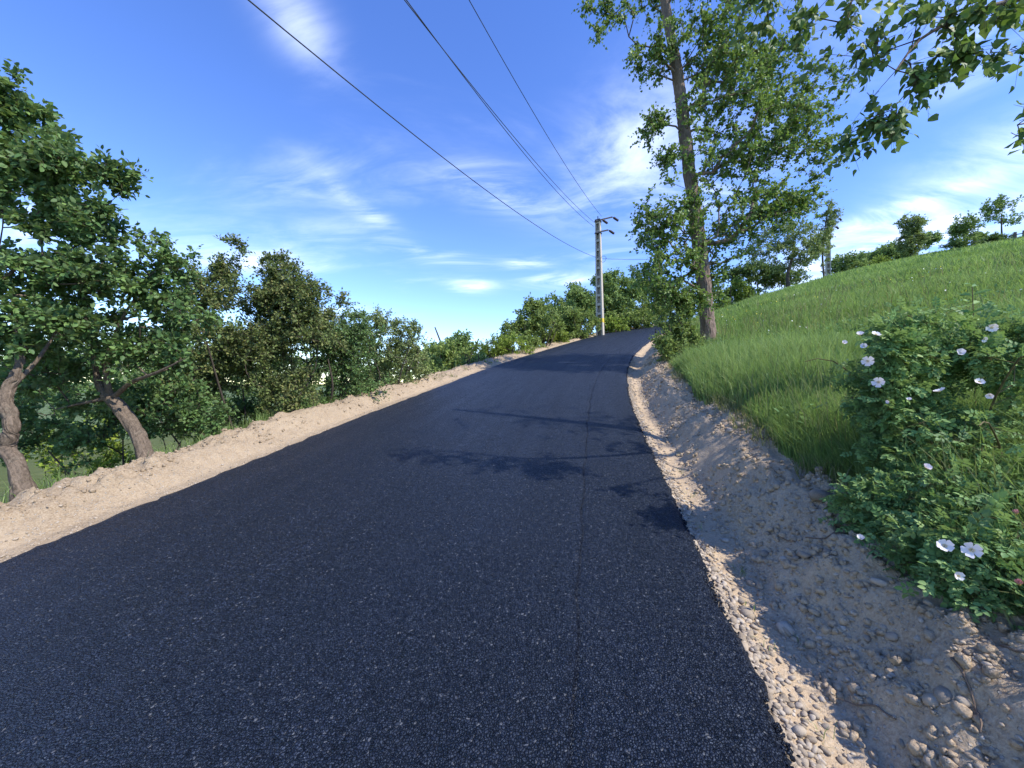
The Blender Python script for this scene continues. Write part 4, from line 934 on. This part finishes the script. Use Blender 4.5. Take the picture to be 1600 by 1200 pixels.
tag(MB().tube(Pw, .013, 6).build('power_wire', M['wire'], smooth=True), 'wire running on from the near pole to the right behind the poplar', 'wire', 'overhead wires')

# ---- fence on the meadow crest
def fence():
    pts = [at(1600, 366, 37), at(1586, 372, 38.5), at(1540, 384, 43), at(1490, 394, 47)]
    for p in pts: p[2] = ground(p[0], p[1])
    o = thing('fence', pts[1], 'weathered rail fence with one tall grey post on the meadow crest', 'fence')
    for k, p in enumerate(pts):
        h = .95 if k < 2 else .8; MB().tube([p - pts[1] + (0, 0, -.1), p - pts[1] + (.02, 0, h)], [.13 if k < 2 else .08, .11 if k < 2 else .07], 8).build('post', M['wood'], o)
    for a, b in zip(pts[:-1], pts[1:]):
        for h in (.35, .7): MB().tube([a - pts[1] + (0, 0, h), b - pts[1] + (0, 0, h)], .045, 6).build('rail', M['wood'], o)
fence()

# ------------------------------------------------------------------ stones, roots and straw on the verges
def stone_template(seed):
    r = np.random.default_rng(seed); V = []; idx = {}
    for x in (-1, 0, 1):
        for y in (-1, 0, 1):
            for z in (-1, 0, 1):
                if (x, y, z) != (0, 0, 0): idx[(x, y, z)] = len(V); V.append((x, y, z))
    F = []
    for ax in range(3):
        for sg in (-1, 1):
            o = [(ax + 1) % 3, (ax + 2) % 3]
            for i in (-1, 0):
                for j in (-1, 0):
                    q = []
                    for di, dj in ((0, 0), (1, 0), (1, 1), (0, 1)):
                        c = [0, 0, 0]; c[ax] = sg; c[o[0]] = i + di; c[o[1]] = j + dj; q.append(idx[tuple(c)])
                    F.append(q if sg > 0 else q[::-1])
    V = np.array(V, float); n = V / np.linalg.norm(V, axis=1, keepdims=True)
    k = r.uniform(.55, .95); V = V * (1 - k) * .75 + n * k; V += r.normal(size=V.shape) * .07
    for _ in range(3):      # a few flat faces
        d = unit(r.normal(size=3)); h = r.uniform(.55, .85); t = np.maximum(V @ d - h, 0); V = V - t[:, None] * d
    V *= np.array((1, r.uniform(.6, .95), r.uniform(.35, .65))) * .5
    return V, np.array(F)
ST = [stone_template(k) for k in range(10)]
STM = []
for V, F in ST:
    me = mesh_np('stone', V, F, True, np.zeros(len(V))); me.materials.append(M['stone']); STM.append(me)
def rot_rand(n, tilt=.35):
    a = rng.uniform(0, 2 * math.pi, n); z = unit(np.c_[rng.normal(size=(n, 2)) * tilt, np.ones(n)]); x = unit(np.cross(np.c_[np.cos(a), np.sin(a), a * 0], z)); y = np.cross(z, x)
    return x, y, z
def lay_stones(parent, P, sz, single, joined_name):
    n = len(P); x, y, z = rot_rand(n); kind = rng.integers(0, 10, n)
    near = pick_largest(P, sz, single); rest = np.ones(n, bool); rest[near] = False
    for k in near:
        m = Matrix.Identity(4)
        for r in range(3): m[r][0], m[r][1], m[r][2], m[r][3] = x[k][r] * sz[k], y[k][r] * sz[k], z[k][r] * sz[k], P[k][r]
        s = bpy.data.objects.new('stone', STM[kind[k]]); col.objects.link(s); s.parent = parent; s.matrix_local = m
    Vs = []; Fs = []; Ts = []; c = 0
    for q in range(10):
        ii = np.where(rest & (kind == q))[0]
        if not len(ii): continue
        V, F = ST[q]; W = P[ii][:, None] + sz[ii][:, None, None] * (V[None, :, 0, None] * x[ii][:, None] + V[None, :, 1, None] * y[ii][:, None] + V[None, :, 2, None] * z[ii][:, None])
        Vs.append(W.reshape(-1, 3)); Fs.append((F[None] + (np.arange(len(ii)) * len(V))[:, None, None]).reshape(-1, 4) + c); c += len(ii) * len(V); Ts.append(np.repeat(rng.random(len(ii)), len(V)))
    g = add(joined_name, mesh_np(joined_name, np.concatenate(Vs), np.concatenate(Fs), True, np.concatenate(Ts)), M['stone'], parent); g['kind'] = 'stuff'
def right_stones():
    # angular gravel hugging the asphalt
    n = 9000; s = .3 + 15 * rng.random(n) ** 1.9; e = np.abs(rng.normal(0, 1, n)) * .085 * (1 + .5 * np.exp(-s / 2)) - .01; e = np.minimum(e, .42)
    w = (fbm(np.c_[s * 1.3, s * 0], 2, 301) + .25 > rng.random(n)) | (e < .10); s, e = s[w], e[w]
    X, Y, Z = bank_z(s, e); sz = rng.uniform(.014, .046, len(s)) * np.where(rng.random(len(s)) < .07, 1.5, 1)
    # stones strewn over ditch and bank
    m = 6500; s2 = .2 + 14 * rng.random(m) ** 2.0; e2 = rng.uniform(.25, 1.3, m); w = fbm(np.c_[s2 * 1.4, e2 * 2.5], 2, 302) > .38; s2, e2 = s2[w], e2[w]
    X2, Y2, Z2 = bank_z(s2, e2); sz2 = .012 + .03 * rng.random(len(s2)) ** 2 + .05 * (rng.random(len(s2)) > .965)
    P = np.vstack([np.c_[X, Y, Z + sz * .12], np.c_[X2, Y2, Z2 + sz2 * .1]])
    lay_stones(bank, P, np.r_[sz, sz2], 300, 'gravel')
right_stones()
def clod_heap(parent, zf, n, smax, emin, emax, mat, lo, seed):
    s = .2 + smax * rng.random(n) ** 2.1; e = rng.uniform(emin, emax, n); w = fbm(np.c_[s * 1.8, e * 3], 2, seed) > lo; s, e = s[w], e[w]
    X, Y, Z = zf(s, e); sz = .010 + .05 * rng.random(len(s)) ** 3; P = np.c_[X, Y, Z + sz * .05]; x, y, z = rot_rand(len(P), .6); Vs = []; Fs = []; c = 0
    for q in range(10):
        V, F = ST[q]; V = V * np.array((1, 1.1, 1.5)); i = np.arange(len(P))[q::10]
        W = P[i][:, None] + sz[i][:, None, None] * (V[None, :, 0, None] * x[i][:, None] + V[None, :, 1, None] * y[i][:, None] + V[None, :, 2, None] * z[i][:, None]) 
        W = W + rng.normal(size=W.shape) * sz[i][:, None, None] * .06
        Vs.append(W.reshape(-1, 3)); Fs.append((F[None] + (np.arange(len(i)) * len(V))[:, None, None]).reshape(-1, 4) + c); c += len(i) * len(V)
    g = add('clods', mesh_np('clods', np.concatenate(Vs), np.concatenate(Fs), True), mat, parent); g['kind'] = 'stuff'
clod_heap(bank, bank_z, 14000, 14, .32, 1.3, M['dirt_right'], .33, 311)
clod_heap(berm, berm_z, 4500, 20, .35, 1.2, M['dirt_left'], .42, 312)
def crumbs():
    n = 3200; s = .3 + 16 * rng.random(n) ** 1.8; e = np.abs(rng.normal(0, .028, n)) - .025; X, Y, rz = road_pt(s, DR + e); sz = rng.uniform(.008, .024, n)
    Z = rz - .02 - np.clip(e, 0, .06) * .7; P = np.c_[X, Y, Z]; x, y, z = rot_rand(n, .8); Vs = []; Fs = []; c = 0
    for q in range(10):
        V, F = ST[q]; i = np.arange(n)[q::10]; W = P[i][:, None] + sz[i][:, None, None] * (V[None, :, 0, None] * x[i][:, None] + V[None, :, 1, None] * y[i][:, None] + 1.5 * V[None, :, 2, None] * z[i][:, None])
        Vs.append(W.reshape(-1, 3)); Fs.append((F[None] + (np.arange(len(i)) * len(V))[:, None, None]).reshape(-1, 4) + c); c += len(i) * len(V)
    g = add('asphalt_crumbs', mesh_np('asphalt_crumbs', np.concatenate(Vs), np.concatenate(Fs), False), M['asphalt'], road); g['kind'] = 'stuff'
crumbs()
def left_stones():
    n = 3400; s = 1.2 + 22 * rng.random(n) ** 1.4; e = np.where(rng.random(n) < .45, np.abs(rng.normal(0, .13, n)), rng.uniform(.1, 1.15, n))
    X, Y, Z = berm_z(s, e); sz = rng.uniform(.010, .028, n) * np.where(rng.random(n) < .06, 2.0, 1)
    lay_stones(berm, np.c_[X, Y, Z + sz * .08], sz, 220, 'gravel')
left_stones()
# larger stones that stand out one by one
for px, py, Y, sz, lab in ((1158, 686, 4.5, .15, 'pale rounded boulder sitting on the bank crest beside the grass'), (1283, 818, 2.75, .13, 'grey angular rock halfway up the raw bank'), (1230, 955, 2.1, .085, 'dull brown rock lying in the ditch bottom'), (1376, 965, 1.95, .08, 'smooth grey cobble on the bank below the rose bush'), (1428, 940, 1.95, .09, 'square grey cobble beside the dark root under the rose bush'), (1165, 960, 2.2, .08, 'flat slate-like stone lying at the asphalt edge')):
    p = at(px, py, Y); s, d = nearest([p[0]], [p[1]]); X, Yy, Z = bank_z(s, d - DR)
    o = add('boulder', STM[int(px) % 10].copy(), None, None, (float(X[0]), float(Yy[0]), float(Z[0] + sz * .12))); o.scale = (sz * 1.3, sz * 1.25, sz * 1.3); o.rotation_euler = (.1, .1, px * .7); tag(o, lab, 'rock', 'larger rocks on the bank')
# roots and straw
def strand(kind, s0, e0, n, length, r, mat, parent, zf):
    for k in range(n):
        s = rng.uniform(*s0); e = rng.uniform(*e0); a = rng.uniform(0, 6.28); L = length * rng.uniform(.5, 1.3); t = np.linspace(0, 1, 7); bend = rng.normal() * .5
        ss = s + np.cos(a + bend * t) * L * t; ee = np.maximum(e + np.sin(a + bend * t) * L * t, .05); X, Y, Z = zf(ss, ee)
        P = np.c_[X, Y, np.maximum(Z, Z.mean() - .02) + r + .012 * np.sin(t * 3.1)]
        MB().tube(P, np.linspace(r, r * .4, 7), 5).build(kind, mat, parent, smooth=True)
strand('root', (.8, 5), (.45, 1.1), 9, .22, .005, M['root'], bank, bank_z)
strand('straw', (.6, 7), (.3, 1.2), 34, .12, .0016, M['straw'], bank, bank_z)
strand('straw', (2, 8), (.3, 1.1), 16, .12, .0016, M['straw'], berm, berm_z)

# ------------------------------------------------------------------ grass
def blades(B, h, w, lean, tint):
    """B base points; every blade bends over: 5 points, 3 triangles"""
    n = len(B); a = rng.uniform(0, 2 * math.pi, n); d = np.c_[np.cos(a), np.sin(a), a * 0]; f = rng.uniform(0, 2 * math.pi, n); sd = np.c_[np.cos(f), np.sin(f), f * 0]
    k = lean * rng.uniform(.2, 1.3, n); up = np.array((0, 0, 1.))
    m = B + up * (h * .55)[:, None] + d * (h * k * .25)[:, None]; t = B + up * (h * (1 - .25 * k))[:, None] + d * (h * k)[:, None]
    V = np.stack([B - sd * (w / 2)[:, None], B + sd * (w / 2)[:, None], m - sd * (w * .42)[:, None], m + sd * (w * .42)[:, None], t], 1).reshape(-1, 3)
    F = np.array([(0, 1, 3), (0, 3, 2), (2, 3, 4)]); F = (F[None] + (np.arange(n) * 5)[:, None, None]).reshape(-1, 3)
    return V, F, np.repeat(tint, 5)
def meadow_grass():
    Vs = []; Fs = []; Ts = []; n0 = 0
    for r0, r1, n, h, w, emin in ((1.5, 5, 54000, .50, .0062, 1.08), (5, 10, 70000, .48, .0095, 1.08), (10, 20, 66000, .40, .018, 1.15), (20, 40, 62000, .42, .038, 1.3), (40, 75, 34000, .42, .085, 1.6)):
        a = np.radians(rng.uniform(4, 66, n * 2)); r = np.sqrt(rng.uniform(r0 ** 2, r1 ** 2, n * 2)); X, Y = r * np.sin(a), r * np.cos(a)
        s, d = nearest(X, Y); e = d - DR; edge = emin + .4 * (fbm(np.c_[X, Y] * 1.1, 3, 401) - .5)
        clump = fbm(np.c_[X, Y] * 2.2, 3, 402); ok = (e > edge) & (clump + .35 * rng.random(len(X)) > .42); X, Y, e = X[ok][:n], Y[ok][:n], e[ok][:n]
        Z = land(X, Y)[0] - .02; c2 = fbm(np.c_[X, Y] * .45, 3, 403); c3 = fbm(np.c_[X, Y] * 1.6, 2, 404)
        H = h * (.2 + 1.3 * c2) * rng.uniform(.55, 1.25, len(X)) * (.75 + .25 * sstep(0, .4, e - emin))
        T = np.clip(.42 + .9 * (c2 - .5) + .5 * (c3 - .5) + rng.normal(0, .2, len(X)) + .4 * (rng.random(len(X)) < .06), 0, 1); H = H * np.where(rng.random(len(X)) < .05, 1.45, 1)
        V, F, T = blades(np.c_[X, Y, Z], H, w * rng.uniform(.7, 1.3, len(X)), .5, T); Vs.append(V); Fs.append(F + n0); Ts.append(T); n0 += len(V)
    o = add('meadow_grass', mesh_np('meadow_grass', np.concatenate(Vs), np.concatenate(Fs), False, np.concatenate(Ts)), M['grass'])
    tag(o, 'long green grass covering the hillside meadow', 'grass', kind='stuff')
meadow_grass()
def meadow_stalks():
    n = 9000; a = np.radians(rng.uniform(10, 64, n)); R = 2 + 22 * rng.random(n) ** 1.3; X, Y = R * np.sin(a), R * np.cos(a); s, d = nearest(X, Y); e = d - DR
    ok = (e > 1.15) & (fbm(np.c_[X, Y] * .8, 3, 420) > .5 - .15 * (e < 3)); X, Y, R = X[ok], Y[ok], R[ok]; Z = land(X, Y)[0]
    V, F, T = blades(np.c_[X, Y, Z], rng.uniform(.35, .75, len(X)), (.004 + .0009 * R) * rng.uniform(.7, 1.3, len(X)), .35, np.clip(rng.normal(.5, .3, len(X)), 0, 1))
    tag(add('meadow_stalks', mesh_np('meadow_stalks', V, F, False, T), M['dry_grass']), 'pale seed stalks standing in the meadow grass', 'grass', kind='stuff')
    n = 1500; a = np.radians(rng.uniform(12, 62, n)); R = 2.2 + 12 * rng.random(n); X, Y = R * np.sin(a), R * np.cos(a); s, d = nearest(X, Y); e = d - DR
    ok = (e > 1.05) & (fbm(np.c_[X, Y] * .9, 3, 430) + .12 * np.exp(-(e - 1.1)) > .54); X, Y = X[ok], Y[ok]; m = len(X); k = 9; Z = land(X, Y)[0]
    P = np.repeat(np.c_[X, Y, Z], k, 0) + np.c_[rng.normal(0, .05, (m * k, 2)), rng.uniform(.05, .36, m * k)]
    V, F, T = leaves_at(P, unit(rng.normal(size=P.shape) + np.array((0, 0, .2))), unit(rng.normal(size=P.shape) * .5 + np.array((0, 0, 1))), rng.uniform(.04, .085, m * k), 'oval', np.clip(rng.normal(.5, .2, m * k), 0, 1))
    tag(add('meadow_weeds', mesh_np('meadow_weeds', V, F, False, T), M['rose_leaf']), 'broad-leaved weeds mixed into the meadow grass', 'weeds', kind='stuff')
meadow_stalks()
def tufts(name, label, pts, n, h, rad, w, mat):
    Bs = []
    for x, y, z in pts:
        a = rng.uniform(0, 6.28, n); r = rad * np.sqrt(rng.random(n)); Bs.append(np.c_[x + r * np.cos(a), y + r * np.sin(a), np.full(n, z - .01)])
    B = np.concatenate(Bs); H = h * rng.uniform(.4, 1.2, len(B)); V, F, T = blades(B, H, np.full(len(B), w), 1.0, np.clip(rng.normal(.5, .25, len(B)), 0, 1))
    o = add(name, mesh_np(name, V, F, False, T), mat); tag(o, label, 'grass', kind='stuff')
s = rng.uniform(1.2, 14, 24); e = rng.uniform(.1, .4, 24); X, Y, Z = bank_z(s, e); tufts('ditch_grass', 'thin grass sprouting in the ditch and on the raw bank', np.c_[X, Y, Z], 9, .07, .05, .003, M['grass'])
s = rng.uniform(9, 30, 120); e = rng.uniform(.35, 1.4, 120); X, Y, Z = berm_z(s, e); tufts('verge_grass', 'short dry grass growing on the left verge further up', np.c_[X, Y, Z], 16, .12, .16, .012, M['dry_grass'])
s = rng.uniform(.5, 9, 420); e = 1.15 + 6.5 * rng.random(420) ** 1.5; X, Y, Z = berm_z(s, e); tufts('slope_grass', 'green grass behind the berm at the foot of the plum trunks', np.c_[X, Y, Z], 30, .26, .18, .006, M['grass'])
s = rng.uniform(1.0, 12, 90); e = rng.uniform(.98, 1.35, 90); X, Y, Z = bank_z(s, e); tufts('bank_weeds', 'coarse weeds where the raw bank meets the meadow', np.c_[X, Y, Z], 26, .24, .16, .008, M['dry_grass'])
# small flowers in the meadow
def meadow_flowers():
    for nm, lab, mat, n, r in (('yellow_meadow_flowers', 'tiny yellow flowers scattered through the meadow', M['yellow_flower'], 260, .012), ('white_meadow_flowers', 'tiny white flowers scattered through the meadow', M['white_flower'], 200, .012)):
        a = np.radians(rng.uniform(20, 60, n)); R = rng.uniform(4, 26, n); X, Y = R * np.sin(a), R * np.cos(a); s, d = nearest(X, Y); k = d - DR > 2; X, Y = X[k], Y[k]
        Z = land(X, Y)[0] + rng.uniform(.22, .42, len(X)); P = np.c_[X, Y, Z]; n_ = unit(rng.normal(size=P.shape) * .4 + np.array((0, -.4, .8)))
        V, F, T = leaves_at(P, unit(rng.normal(size=P.shape)), n_, r * 2 * (1 + R[k] / 16), 'oval', np.ones(len(P)))
        tag(add(nm, mesh_np(nm, V, F, False, T), mat), lab, 'flowers', kind='stuff')
meadow_flowers()
